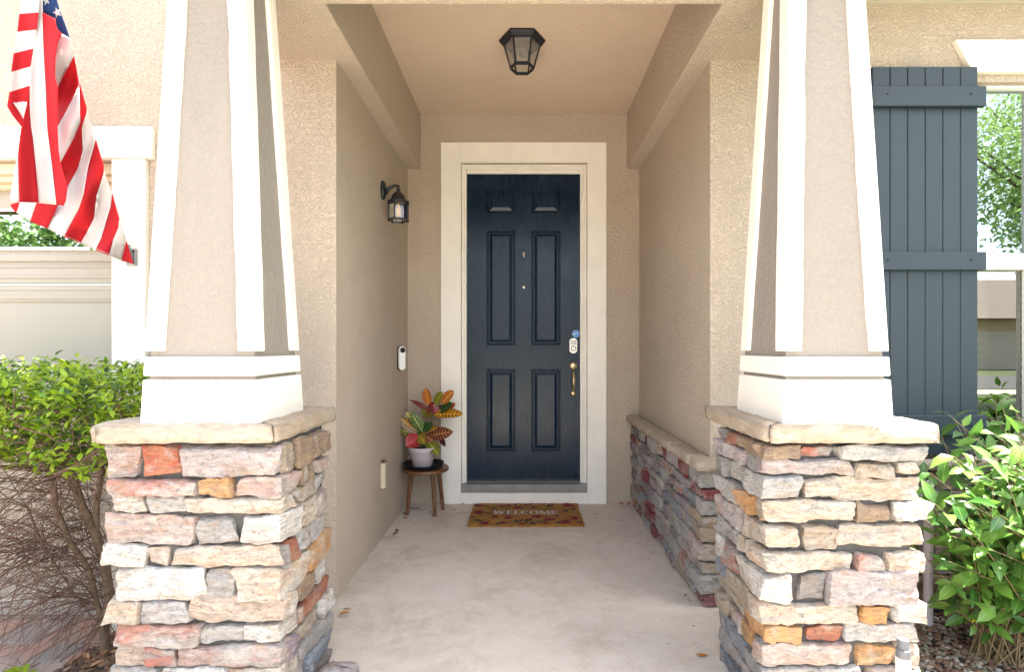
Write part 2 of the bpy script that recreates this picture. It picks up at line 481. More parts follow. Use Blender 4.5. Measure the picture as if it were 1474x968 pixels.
def mat_wood():
    m = N('acacia_wood'); m.set(Roughness=0.4)
    a = m.noise(m.coords(scale=(1, 1, 0.15)), 45, 5, 0.6, 1.2)
    m.base(m.ramp(a, [(0.3, (0.05, 0.02, 0.008)), (0.7, (0.23, 0.095, 0.035))]))
    return m.mat
M['wood'] = mat_wood()
def mat_coir():
    m = N('coir'); m.set(Roughness=0.95); v = m.coords()
    a = m.noise(v, 14, 5, 0.7); g = m.noise(v, 400, 2, 0.6)
    c = m.ramp(a, [(0.3, (0.27, 0.115, 0.02)), (0.7, (0.50, 0.24, 0.045))])
    c = m.mix(m.ramp(g, [(0.35, (0.6, 0.6, 0.6)), (0.6, (0, 0, 0))]), c, (0.13, 0.06, 0.02))
    m.base(c); m.bump(g, 0.8, 0.004); return m.mat
M['coir'] = mat_coir()
M['p_red'] = simple('mat_print_red', (0.17, 0.015, 0.02), 0.95, 0, 0.4, 90, 0.8, 400, 0.004)
M['p_green'] = simple('mat_print_green', (0.035, 0.045, 0.02), 0.95, 0, 0.4, 90, 0.8, 400, 0.004)
M['p_white'] = simple('mat_print_white', (0.58, 0.52, 0.50), 0.95, 0, 0.25, 120, 0.8, 400, 0.004)

def mat_island(name, stops, rough=0.85):
    m = N(name); m.set(Roughness=rough)
    g = m.n('NewGeometry')
    c = m.ramp(g.outputs['Random Per Island'], stops)
    v = m.coords()
    c = m.mix(m.ramp(m.noise(v, 60, 4, 0.6), [(0.4, (0, 0, 0)), (0.7, (0.6, 0.6, 0.6))]), c, (0.10, 0.08, 0.06))
    m.base(c); m.bump(m.noise(v, 90, 4, 0.6), 0.6, 0.004)
    return m.mat
M['gravel'] = mat_island('river_gravel', [(0.0, (0.10, 0.05, 0.03)), (0.3, (0.24, 0.13, 0.085)), (0.55, (0.16, 0.15, 0.10)), (0.8, (0.33, 0.30, 0.24)), (1.0, (0.48, 0.45, 0.42))])
M['mulch'] = mat_island('bark_mulch', [(0.0, (0.05, 0.028, 0.018)), (0.5, (0.13, 0.065, 0.035)), (1.0, (0.30, 0.17, 0.09))])
def mat_paver():
    m = N('paver_concrete'); m.set(Roughness=0.9)
    oi = m.n('ObjectInfo'); v = m.coords()
    c = m.ramp(oi.outputs['Random'], [(0.0, (0.40, 0.22, 0.17)), (0.45, (0.46, 0.29, 0.22)), (0.6, (0.26, 0.24, 0.235)), (1.0, (0.42, 0.31, 0.26))])
    c = m.mix(m.ramp(m.noise(v, 6, 6, 0.7), [(0.4, (0, 0, 0)), (0.65, (0.7, 0.7, 0.7))]), c, (0.25, 0.225, 0.215))
    m.base(c); m.bump(m.noise(v, 90, 5, 0.7), 0.5, 0.004); return m.mat
M['paver'] = mat_paver()
def mat_pavers_far():
    m = N('pavers_far'); m.set(Roughness=0.9)
    br = m.n('TexBrick'); m.l(m.coords(), br.inputs['Vector']); br.inputs['Scale'].default_value = 1.0
    br.inputs['Color1'].default_value = (0.42, 0.27, 0.21, 1); br.inputs['Color2'].default_value = (0.30, 0.25, 0.23, 1); br.inputs['Mortar'].default_value = (0.16, 0.14, 0.12, 1)
    br.inputs['Brick Width'].default_value = 0.22; br.inputs['Row Height'].default_value = 0.15; br.inputs['Mortar Size'].default_value = 0.006
    m.base(br.outputs[0]); return m.mat
M['pavers_far'] = mat_pavers_far()

# ------------------------------------------------------------------ dimensions
WY = 2.57            # front walls of the house
LX, RX = -0.913, 0.907   # porch side walls
BY = 4.15            # back wall with the door
ZU = 2.63            # underside of beams
ZC = 3.06            # ceiling
GZ = -0.15           # ground below the slab
BX = 0.81            # inner faces of the side beams

# ------------------------------------------------------------------ ground
link('ground', MB().box(-60, 60, -70, 60, -1.0, GZ - 0.03).mesh('ground', M['lawn']), kind='structure')
def slab(name, x0, x1, y0, y1, z0, z1, mat, bev=0.0, kind='structure'):
    return link(name, MB().box(x0, x1, y0, y1, z0, z1).mesh(name, mat, bevel=bev), kind=kind)
slab('porch_floor', -1.40, 1.36, 0.55, 4.40, -0.5, 0.0, M['concrete'], 0.006)
slab('bounce_walk', -1.9, 2.6, -6.0, 0.55, -0.4, GZ + 0.012, M['walk'], 0.005)  # unseen walk, widened and kept pale to bounce sunlight into the porch
slab('side_walk', -60, 60, -11.6, -10.2, -0.4, GZ + 0.004, M['walk'])
slab('street', -60, 60, -20.5, -12.4, -0.4, GZ - 0.02, M['asphalt'])
drv = slab('driveway', -7.5, -1.95, -12.4, 2.75, -0.4, GZ - 0.012, M['pavers_far'])
rp = random.Random(5)
pv_meshes = []
for (w, d) in ((0.215, 0.145), (0.145, 0.145), (0.215, 0.215)):
    pv_meshes.append((w, d, MB().box(-w/2+.003, w/2-.003, -d/2+.003, d/2-.003, -0.05, 0).mesh('paver', M['paver'], bevel=0.004, seg=1)))
y = 2.66; row = 0
while y > 1.5:
    kinds = 2 if row % 2 == 0 else rp.choice((0, 1))
    d = pv_meshes[kinds][1]
    x = -3.4 + rp.uniform(0, .1)
    while x < -1.64:
        k = kinds if kinds == 2 else rp.choice((0, 1))
        w = pv_meshes[k][0]
        o = link('paver', pv_meshes[k][2], parent=drv, loc=(x + w/2, y - d/2, GZ + 0.006 + rp.uniform(0, .003)))
        o.rotation_euler = (rp.uniform(-.006, .006), rp.uniform(-.006, .006), 0)
        x += w
    y -= d; row += 1

# ------------------------------------------------------------------ the house: walls, beams, ceiling, soffit, roof
house = thing('house', (0, 3.4, 0), 'tan stucco house around the recessed entry porch', 'house')
def hp(name, mb, mat, **kw): return link(name, mb.mesh(name, mat, **kw), parent=house)
GXR = PX(167, WY)                 # right edge of garage opening
GXL = GXR - 4.9
# left front wall with garage opening
w = MB()
w.box(GXR, LX, WY, WY + 0.15, GZ - 0.2, ZU)
w.box(GXL - 1.5, GXL, WY, WY + 0.15, GZ - 0.2, 3.7)
w.box(GXL, GXR, WY, WY + 0.15, PZ(231, WY), 3.7)
w.box(GXR, -1.25, WY, WY + 0.15, ZU, 3.7)
hp('garage_wall', w, M['stucco'])
w = MB(); w.box(LX - 0.15, LX, WY + 0.15, BY, -0.05, ZU); hp('porch_side_wall', w, M['stucco'], bevel=0.0)
# right front wall with window opening
WXL, WXR = PX(1395, WY), PX(1395, WY) + 1.55
WZT, WZB = PZ(118, WY), 0.62
w = MB()
w.box(RX, WXL, WY, WY + 0.15, GZ - 0.2, PZ(4, WY))
w.box(WXR, 5.5, WY, WY + 0.15, GZ - 0.2, PZ(4, WY))
w.box(WXL, WXR, WY, WY + 0.15, WZT, PZ(4, WY))
w.box(WXL, WXR, WY, WY + 0.15, GZ - 0.2, WZB)
hp('front_wall', w, M['stucco'])
w = MB(); w.box(RX, RX + 0.15, WY + 0.15, BY, -0.05, ZU); hp('porch_side_wall', w, M['stucco'])
# back wall: opening for the door
DXL, DXR, DZT = PX(664, BY), PX(845, BY), PZ(235, BY)
w = MB()
w.box(-1.1, DXL, BY, BY + 0.15, -0.05, ZC + .1)
w.box(DXR, 1.1, BY, BY + 0.15, -0.05, ZC + .1)
w.box(DXL, DXR, BY, BY + 0.15, DZT, ZC + .1)
hp('porch_back_wall', w, M['stucco'])
for s, wx in ((-1, LX), (1, RX)):
    w = MB(); xi, xo = s * BX, s * 1.25
    w.box(min(xi, xo), max(xi, xo), 2.15, BY, ZU, ZC + 0.1)
    hp('side_beam', w, M['stucco'], bevel=0.006)
hp('header_beam', MB().box(-1.27, 1.27, 1.66, 2.15, ZU - .003, ZC + 0.1), M['stucco'], bevel=0.006)
hp('ceiling', MB().box(-BX, BX, 2.15, BY, ZC, ZC + 0.1), M['ceiling'])
# soffit with vent slots on the right, frieze strip
sz = PZ(4, WY)
w = MB(); w.box(1.25, 5.5, WY - 0.34, WY + 0.15, sz, sz + 0.02); hp('soffit', w, M['soffit'])
w = MB(); w.box(1.27, 5.5, WY - 0.018, WY, sz - 0.012, sz); hp('frieze_strip', w, M['soffit'])
w = MB()
for k in range(26):
    xx = 1.45 + k * 0.16
    w.box(xx, xx + 0.11, WY - 0.13, WY - 0.115, sz - 0.003, sz + 0.001); w.box(xx, xx + 0.11, WY - 0.09, WY - 0.075, sz - 0.003, sz + 0.001)
hp('soffit_vent', w, M['screw'])
# roofs
w = MB(); w.prism([(WY - 0.36, sz + .02), (WY + 4.5, sz + 2.6), (WY + 4.5, sz + 2.8), (WY - 0.40, sz + 0.16)], 'x', 1.27, 6.0); hp('roof', w, M['roof'])
w = MB(); w.prism([(WY - 0.16, 3.7), (WY + 4.5, 6.2), (WY + 4.5, 6.4), (WY - 0.20, 3.86)], 'x', -8.5, -1.5); hp('roof', w, M['roof'])
w = MB(); w.prism([(-1.25, 3.16), (1.95, 3.16), (.3, 3.95)], 'y', 1.30, 6.5); hp('roof', w, M['roof'])  # unseen porch roof, stretched to the right to shade the porch floor
w = MB(); w.box(-1.25, 1.95, 1.32, 2.24, 2.93, 3.155); hp('porch_sun_block', w, M['soffit'])  # unseen slab added under the roof to block sun from the floor
# garage surround (white stucco band) and recess
gt = thing('garage_surround', (GXR, WY, GZ), 'cream white trim band framing the garage opening beside the flag', 'trim')
zt, zb = PZ(186, WY), PZ(231, WY)
w = MB(); w.box(GXL - 0.30, PX(224, WY), WY - 0.035, WY + .001, zb, zt); link('head_board', w.mesh('head_board', M['white'], bevel=0.005), gt)
w = MB(); w.box(GXR, PX(215, WY), WY - 0.030, WY + .001, GZ, zb - .002); link('jamb_board', w.mesh('jamb_board', M['white'], bevel=0.005), gt)
w = MB(); w.box(GXL - .16, GXL, WY - 0.030, WY + .001, GZ, zb - .002); link('jamb_board', w.mesh('jamb_board', M['white'], bevel=0.005), gt)
w = MB()
w.box(GXL, GXR, WY + 0.03, WY + 0.15, PZ(250, 2.6), zb - .002); w.box(GXL, GXR, WY + 0.06, WY + 0.15, PZ(262, 2.64), PZ(250, 2.6)); w.box(GXL, GXR, WY + 0.10, WY + 0.15, PZ(272, 2.68), PZ(262, 2.64))
link('stepped_moulding', w.mesh('stepped_moulding', M['garage_trim'], bevel=0.004), gt)

def sheet(parent, Y, xs, zs, holes, rings, mat, name, hole_name, thick=0.04, matp=None):
    """flat sheet facing -Y with moulded panels. holes = set of (i,j) cells; rings=[(inset,depth)...]"""
    mb = MB()
    for i in range(len(xs) - 1):
        for j in range(len(zs) - 1):
            if (i, j) in holes: continue
            mb.add([(xs[i], Y, zs[j]), (xs[i+1], Y, zs[j]), (xs[i+1], Y, zs[j+1]), (xs[i], Y, zs[j+1])], [(0, 1, 2, 3)])
    x0, x1, z0, z1 = xs[0], xs[-1], zs[0], zs[-1]
    mb.add([(x0,Y,z0),(x1,Y,z0),(x1,Y,z1),(x0,Y,z1),(x0,Y+thick,z0),(x1,Y+thick,z0),(x1,Y+thick,z1),(x0,Y+thick,z1)],
           [(0,4,5,1),(1,5,6,2),(2,6,7,3),(3,7,4,0),(4,7,6,5)])
    o = link(name, mb.mesh(name, mat, recalc=False), parent)
    for (i, j) in sorted(holes):
        a, b, c, d = xs[i], xs[i+1], zs[j], zs[j+1]
        q = MB(); vs = []
        for ins, dep in rings:
            vs += [(a+ins, Y+dep, c+ins), (b-ins, Y+dep, c+ins), (b-ins, Y+dep, d-ins), (a+ins, Y+dep, d-ins)]
        fs = []
        for r in range(len(rings) - 1):
            for k in range(4):
                l = (k + 1) % 4
                fs.append((r*4+k, r*4+l, (r+1)*4+l, (r+1)*4+k))
        e = (len(rings) - 1) * 4
        fs.append((e, e+1, e+2, e+3))
        q.add(vs, fs)
        link(hole_name, q.mesh(hole_name, mat if matp is None else matp, recalc=False), parent)
    return o

# garage door: four sections
GD = thing('garage_door', ((GXL+GXR)/2, 2.72, GZ), 'beige sectional garage door with windows in its top section', 'garage door')
secs = [(1.56, 2.17), (1.03, 1.552), (0.45, 1.022), (GZ, 0.442)]
gy = 2.72
wx = []
xx = GXR + .0
for k, (za, zb2) in enumerate(secs):
    xs = [GXL - .05]; n = 4; pw = (GXR + .02 - GXL + .05) / n
    hol = set(); cells = [GXL - .05]
    for q in range(n):
        a = GXL - .05 + q * pw
        cells += [a + (0.12 if q else .1), a + pw - 0.06 if q < n-1 else a + pw - 0.045]
    cells.append(GXR + .02)
    if k == 0:
        zs = [za, PZ(363, gy), 1.945, zb2]
        rings = [(0, 0), (0.012, 0.012), (0.03, 0.014)]
        for q in range(n): hol.add((1 + 2*q, 1))
        sheet(GD, gy, cells, zs, hol, rings, M['garage'], 'section', 'window', matp=M['pane_dark'])
        w = MB().box(GXL, GXR, gy + 0.05, gy + 0.06, 1.6, 2.1); link('backing', w.mesh('backing', M['screw']), GD)
        w = MB(); w.box(GXL - .04, GXR - .002, gy - 0.012, gy - .002, PZ(377, gy), PZ(366, gy)); link('rail', w.mesh('rail', M['garage'], bevel=.004), GD)
    else:
        zs = [za, za + 0.07, zb2 - 0.085, zb2]
        for q in range(n): hol.add((1 + 2*q, 1))
        rings = [(0, 0), (0.010, 0.008), (0.03, 0.008), (0.038, 0.002)]
        sheet(GD, gy, cells, zs, hol, rings, M['garage'], 'section', 'panel')
        w = MB()
        w.box(GXL - .04, GXR + .01, gy - 0.004, gy, zb2 - 0.030, zb2 - 0.010)
        w.box(GXL - .04, GXR + .01, gy - 0.004, gy, zb2 - 0.075, zb2 - 0.055)
        link('ridge', w.mesh('ridge', M['garage'], bevel=.003), GD)
for k in range(1):
    w = MB(); w.box(GXL, GXR, gy - .006, gy, 1.585, 1.60); w.box(GXL, GXR, gy - .006, gy, 1.64, 1.652)
    link('ridge', w.mesh('ridge', M['garage'], bevel=.002), GD)

# ------------------------------------------------------------------ front door
ft = thing('door_surround', (0.0, BY, 0), 'wide cream white painted band around the navy front door', 'trim')
OX0, OX1, OZ = PX(635, BY), PX(872.5, BY), PZ(206, BY)
w = MB(); ty = BY - 0.02
w.box(OX0, DXL, ty, BY + .001, 0.0, OZ); link('side_band', w.mesh('side_band', M['white'], bevel=.003), ft)
w = MB(); w.box(DXR, OX1, ty, BY + .001, 0.0, OZ); link('side_band', w.mesh('side_band', M['white'], bevel=.003), ft)
w = MB(); w.box(DXL, DXR, ty + .0005, BY + .001, DZT, OZ - .0005); link('head_band', w.mesh('head_band', M['white']), ft)
w = MB(); w.box(DXL, DXR, ty + .0005, BY + .15, 0.0, PZ(709, BY)); link('sill_band', w.mesh('sill_band', M['white'], bevel=.003), ft)
fr = thing('door_frame', (0.0, BY + .07, 0), 'stepped cream jamb and metal threshold holding the navy front door', 'door frame')
dy = 4.215
dx0, dx1, dzt, dzb = PX(672, dy), PX(835, dy), PZ(250.5, dy), PZ(693, dy)
for (xa, xb) in ((DXL, dx0), (dx1, DXR)):
    s = 1 if xa < 0 else -1
    out, inn = (xa, xb) if s > 0 else (xb, xa)
    m1 = out + s * 0.020; m2 = out + s * 0.034
    w = MB()
    def bx(a, b, ya): w.box(min(a, b), max(a, b), ya, BY + .15, PZ(709, BY), DZT)
    bx(out, m1, BY + .02); bx(m1, m2, BY + .035); bx(m2, inn, BY + .052)
    link('jamb', w.mesh('jamb', M['white'], bevel=.003), fr)
w = MB()
w.box(DXL + .02, DXR - .02, BY + .021, BY + .15, DZT - .018, DZT - .001); w.box(DXL + .034, DXR - .034, BY + .036, BY + .15, DZT - .032, DZT - .018); w.box(dx0, dx1, BY + .053, BY + .15, dzt, DZT - .032)
link('head_jamb', w.mesh('head_jamb', M['white'], bevel=.003), fr)
w = MB(); w.box(DXL + .002, DXR - .002, BY - .027, BY + .04, PZ(708.5, BY), PZ(697, BY)); w.box(dx0, dx1, BY + .03, BY + .15, PZ(697, BY), dzb - .004)
link('threshold', w.mesh('threshold', M['alu'], bevel=.003), fr)

fd = thing('front_door', (0.0, dy, dzb), 'navy blue six panel front door of the porch', 'door')
xs = [dx0 + .003, PX(700, dy), PX(742, dy), PX(764.5, dy), PX(807, dy), dx1 - .003]
zs = sorted([dzb, PZ(651, dy), PZ(531.5, dy), PZ(498, dy), PZ(331.5, dy), PZ(307.5, dy), PZ(274, dy), dzt - .003])
holes = {(i, j) for i in (1, 3) for j in (1, 3, 5)}
rings = [(0, 0), (0.004, -0.003), (0.009, -0.003), (0.018, 0.010), (0.026, 0.010), (0.050, 0.001)]
sheet(fd, dy, xs, zs, holes, rings, M['door'], 'door_leaf', 'panel')
w = MB().box(dx0 + .004, dx1 - .004, dy - 0.006, dy, dzb + .001, dzb + .02); link('door_sweep', w.mesh('door_sweep', M['black'], bevel=.002), fd)
# hardware
def Mloc(x, y, z, rx=0, ry=0, rz=0, s=(1, 1, 1)):
    return Matrix.Translation((x, y, z)) @ Matrix.Rotation(rz, 4, 'Z') @ Matrix.Rotation(ry, 4, 'Y') @ Matrix.Rotation(rx, 4, 'X') @ Matrix.Diagonal((*s, 1))
hx, hz = PX(825, dy), PZ(527, dy)
w = MB(); w.lathe([(0.032, 0), (0.033, .006), (0.027, .012), (0.010, .014)], 28, M=Mloc(hx, dy, hz, pi/2, s=(1.0, 1, 1.55)))
esc = link('handle_plate', w.mesh('handle_plate', M['brass'], smooth=True), fd)
w = MB(); w.lathe([(0.006, 0), (0.006, .004)], 12, M=Mloc(hx, dy - .0125, hz - .028, pi/2, s=(1, 1, 1.4))); w.box(hx - .009, hx + .009, dy - .026, dy - .012, hz - .012, hz - .008)
link('thumb_latch', w.mesh('thumb_latch', M['black']), esc)
pts = []
z0h, z1h = hz - .042, PZ(562, dy)
for k in range(13):
    t = k / 12
    pts.append((hx, dy - .012 - .040 * sin(pi * t) ** 0.8, z0h + (z1h - z0h) * t))
w = MB(); w.tube(pts, [0.007 + .005 * sin(pi * (k / 12)) for k in range(13)], 12)
link('handle_grip', w.mesh('handle_grip', M['brass'], smooth=True), fd)
w = MB(); w.lathe([(0.022, 0), (0.023, .005), (0.018, .010), (0.004, .013)], 24, M=Mloc(hx, dy, PZ(567, dy), pi/2, s=(1, 1, 1.3)))
link('handle_plate', w.mesh('handle_plate', M['brass'], smooth=True), fd)
# keypad lock
kz = PZ(498, dy); kh = .060; kw = .032
out = [(-kw, -kh*.72), (-kw*.82, -kh*.80), (-kw*.62, -kh*.97), (0, -kh*1.05), (kw*.62, -kh*.97), (kw*.82, -kh*.80), (kw, -kh*.72), (kw, kh*.72), (kw*.82, kh*.80), (kw*.62, kh*.97), (0, kh*1.05), (-kw*.62, kh*.97), (-kw*.82, kh*.80), (-kw, kh*.72)]
w = MB(); w.prism([(hx + a, kz + b) for a, b in out], 'y', dy - .022, dy)
lk = link('keypad_lock', w.mesh('keypad_lock', M['nickel'], bevel=.003), fd)
w = MB()
for r in range(3):
    for c in range(4):
        w.box(hx - .022 + c*.0122, hx - .014 + c*.0122, dy - .0255, dy - .0222, kz + .034 - r*.013, kz + .042 - r*.013)
link('keypad_button', w.mesh('keypad_button', M['plastic_black'], bevel=.001), lk)
w = MB(); w.lathe([(0.022, 0), (0.022, .004), (0.018, .006)], 24, M=Mloc(hx, dy - .022, kz - .022, pi/2)); link('lock_ring', w.mesh('lock_ring', M['plastic_black'], sharp=40), lk)
w = MB(); w.lathe([(0.017, 0), (0.017, .010), (0.015, .012)], 24, M=Mloc(hx, dy - .022, kz - .022, pi/2)); w.box(hx - .0015, hx + .0015, dy - .0355, dy - .0335, kz - .030, kz - .014, 1)
link('key_cylinder', w.mesh('key_cylinder', [M['nickel'], M['plastic_black']], sharp=40), lk)
# peephole and small metal wreath hook
w = MB(); w.lathe([(0.011, 0), (0.011, .004), (0.006, .006)], 16, M=Mloc(PX(754, dy), dy, PZ(413.5, dy), pi/2)); link('peephole', w.mesh('peephole', M['nickel'], sharp=40), fd)
hkx, hkz = PX(754, dy), PZ(366, dy)
w = MB(); w.lathe([(0.013, 0), (0.014, .003), (0.009, .008), (0.002, .010)], 18, M=Mloc(hkx, dy, hkz + .008, pi/2, s=(1, 1, 1.6)))
w.tube([(hkx, dy - .008, hkz + .018), (hkx, dy - .018, hkz), (hkx, dy - .024, hkz - .022), (hkx, dy - .010, hkz - .036)], [.004, .008, .007, .003], 8)
link('wreath_hook', w.mesh('wreath_hook', M['nickel'], smooth=True), fd)
# round blue security sticker with white letters
sx, szz = PX(829, dy), PZ(481, dy)
stk = thing('sticker', (sx, dy - .001, szz), 'round blue sticker with white lettering above the keypad lock', 'sticker')
w = MB(); w.lathe([(0.030, 0), (0.030, .0012)], 32, M=Mloc(sx, dy - .0005, szz, pi/2)); link('disc', w.mesh('disc', M['sticker']), stk)
w = MB(); w.lathe([(0.0285, 0), (0.0285, .0002), (0.0272, .0002), (0.0272, 0)], 32, M=Mloc(sx, dy - .0018, szz, pi/2), caps=False); link('rim', w.mesh('rim', M['plastic_white']), stk)
def stroke(mb, a, b, t, y0, y1, mi=0):
    a = Vector((a[0], 0, a[1])); b = Vector((b[0], 0, b[1])); d = (b - a).normalized(); nrm = Vector((-d.z, 0, d.x)) * t / 2
    q = [a - nrm, b - nrm, b + nrm, a + nrm]
    mb.add([(p.x, y1, p.z) for p in q] + [(p.x, y0, p.z) for p in q], [(0, 1, 2, 3), (7, 6, 5, 4), (0, 4, 5, 1), (1, 5, 6, 2), (2, 6, 7, 3), (3, 7, 4, 0)], mi)
w = MB(); s = .0085; yy0, yy1 = dy - .0024, dy - .0018
def q(x, z): return (sx + x * s, szz + z * s)
for a, b in (((-2.4, -1), (-1.75, 1)), ((-1.75, 1), (-1.1, -1)), ((-2.1, -.35), (-1.4, -.35)), ((-.7, -1), (-.7, 1)), ((-.7, 1), (0, .9)), ((0, .9), (.45, .3)), ((.45, .3), (.45, -.3)), ((.45, -.3), (0, -.9)), ((0, -.9), (-.7, -1)), ((.8, 1), (2.3, 1)), ((1.55, 1), (1.55, -1))):
    stroke(w, q(*a), q(*b), .0032, yy0, yy1)
link('lettering', w.mesh('lettering', M['plastic_white']), stk)

# ------------------------------------------------------------------ window and shutter on the right
wt = thing('window', ((WXL + WXR) / 2, WY, WZB), 'white framed sash window reflecting trees, right of the slate shutter', 'window')
gyw = WY + 0.06
w = MB()
zmr1, zmr0 = PZ(366, gyw), PZ(389, gyw)
mx = PX(1474, gyw)
w.box(WXL, WXR, WY + .03, WY + .12, PZ(131, gyw), WZT); w.box(WXL, WXR, WY + .03, WY + .12, WZB, WZB + .05)
w.box(WXL, WXL + .045, WY + .031, WY + .12, WZB + .05, PZ(131, gyw)); w.box(WXR - .045, WXR, WY + .031, WY + .12, WZB + .05, PZ(131, gyw))
link('frame', w.mesh('frame', M['vinyl'], bevel=.003), wt)
w = MB(); w.box(mx, mx + .07, WY + .045, WY + .074, WZB + .05, PZ(131, gyw)); link('mullion', w.mesh('mullion', M['vinyl'], bevel=.003), wt)
for (a, b) in ((WXL + .045, mx), (mx + .07, WXR - .045)):
    w = MB(); w.box(a, b, WY + .035, WY + .10, zmr0 + .012, zmr1); w.box(a, b, WY + .028, WY + .10, zmr0, zmr0 + .012); link('meeting_rail', w.mesh('meeting_rail', M['vinyl'], bevel=.003), wt)
    w = MB(); w.box(a, b, WY + .060, WY + .064, zmr1, PZ(131, gyw)); link('pane', w.mesh('pane', M['pane']), wt)
    w = MB(); w.box(a, b, WY + .075, WY + .079, WZB + .05, zmr0); link('pane', w.mesh('pane', M['pane_low']), wt)
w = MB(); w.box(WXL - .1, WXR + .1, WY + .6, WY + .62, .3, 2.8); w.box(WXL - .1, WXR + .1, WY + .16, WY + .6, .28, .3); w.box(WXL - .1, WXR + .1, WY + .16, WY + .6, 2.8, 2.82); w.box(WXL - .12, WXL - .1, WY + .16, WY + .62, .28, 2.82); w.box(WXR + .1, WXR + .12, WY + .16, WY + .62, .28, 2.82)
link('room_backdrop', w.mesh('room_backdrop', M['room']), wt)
bl = thing('window_blind', ((WXL + WXR) / 2, WY + .16, 2.3), 'beige horizontal blind slats hanging inside the sash window', 'blind')
z = WZB + .06; k = 0
slat_me = None
while z < 2.45:
    mm = MB().box(WXL + .05, WXR - .05, -.02, .02, -.0012, .0012, M=Mloc(0, 0, 0)).mesh('slat', M['blind']) if slat_me is None else slat_me
    slat_me = mm
    o = link('slat', mm, bl, loc=(0, WY + .16, z)); o.rotation_euler = (radians(38), 0, 0)
    z += .042
# header trim (flared ends) over the window
wh = thing('window_header', ((WXL + WXR)/2, WY, WZT), 'cream white flared header trim above the right window', 'trim')
hy = WY - .03
zt1, zb1 = PZ(56, hy), PZ(103, hy)
xa0, xa1 = PX(1376, hy), PX(1401, hy)
mid = (WXL + WXR) / 2
w = MB(); w.prism([(xa1, zb1), (2*mid - xa1, zb1), (2*mid - xa0, zt1), (xa0, zt1)], 'y', hy, WY + .001); link('header_board', w.mesh('header_board', M['white'], bevel=.004), wh)
w = MB(); w.box(WXL + .001, WXR - .001, WY + .002, WY + .05, PZ(117, WY), zb1 - .002); link('reveal', w.mesh('reveal', M['white']), wh)

shy = WY - 0.055
sh = thing('shutter', (PX(1332, shy), shy, PZ(655, shy)), 'slate blue board and batten shutter right of the right column', 'shutter')
x0, x1 = PX(1256, shy), PX(1408, shy)
nb = 6; bw = (x1 - x0) / nb
for k in range(nb):
    w = MB(); a = x0 + k * bw
    w.prism([(a + .0008, shy + .003), (a + .0035, shy), (a + bw - .0035, shy), (a + bw - .0008, shy + .003), (a + bw - .0008, shy + .02), (a + .0008, shy + .02)], 'z', PZ(655, shy), PZ(96, shy))
    link('board', w.mesh('board', M['shutter']), sh)
w = MB().box(x0 + .004, x1 - .004, shy + .006, shy + .04, PZ(654, shy), PZ(97, shy)); link('backing_board', w.mesh('backing_board', M['shutter']), sh)
for (ya, yb) in ((124, 153), (363, 389), (598, 627)):
    w = MB().box(x0 - .018, x1 + .018, shy - .026, shy - .0005, PZ(yb, shy - .02), PZ(ya, shy - .02))
    bt = link('batten', w.mesh('batten', M['shutter'], bevel=.003), sh)
    for xx in (x0 + .055, x1 - .055):
        w = MB().lathe([(.006, 0), (.005, .002)], 10, M=Mloc(xx, shy - .026, (PZ(ya, shy) + PZ(yb, shy)) / 2, pi/2)); link('screw', w.mesh('screw', M['screw']), bt)

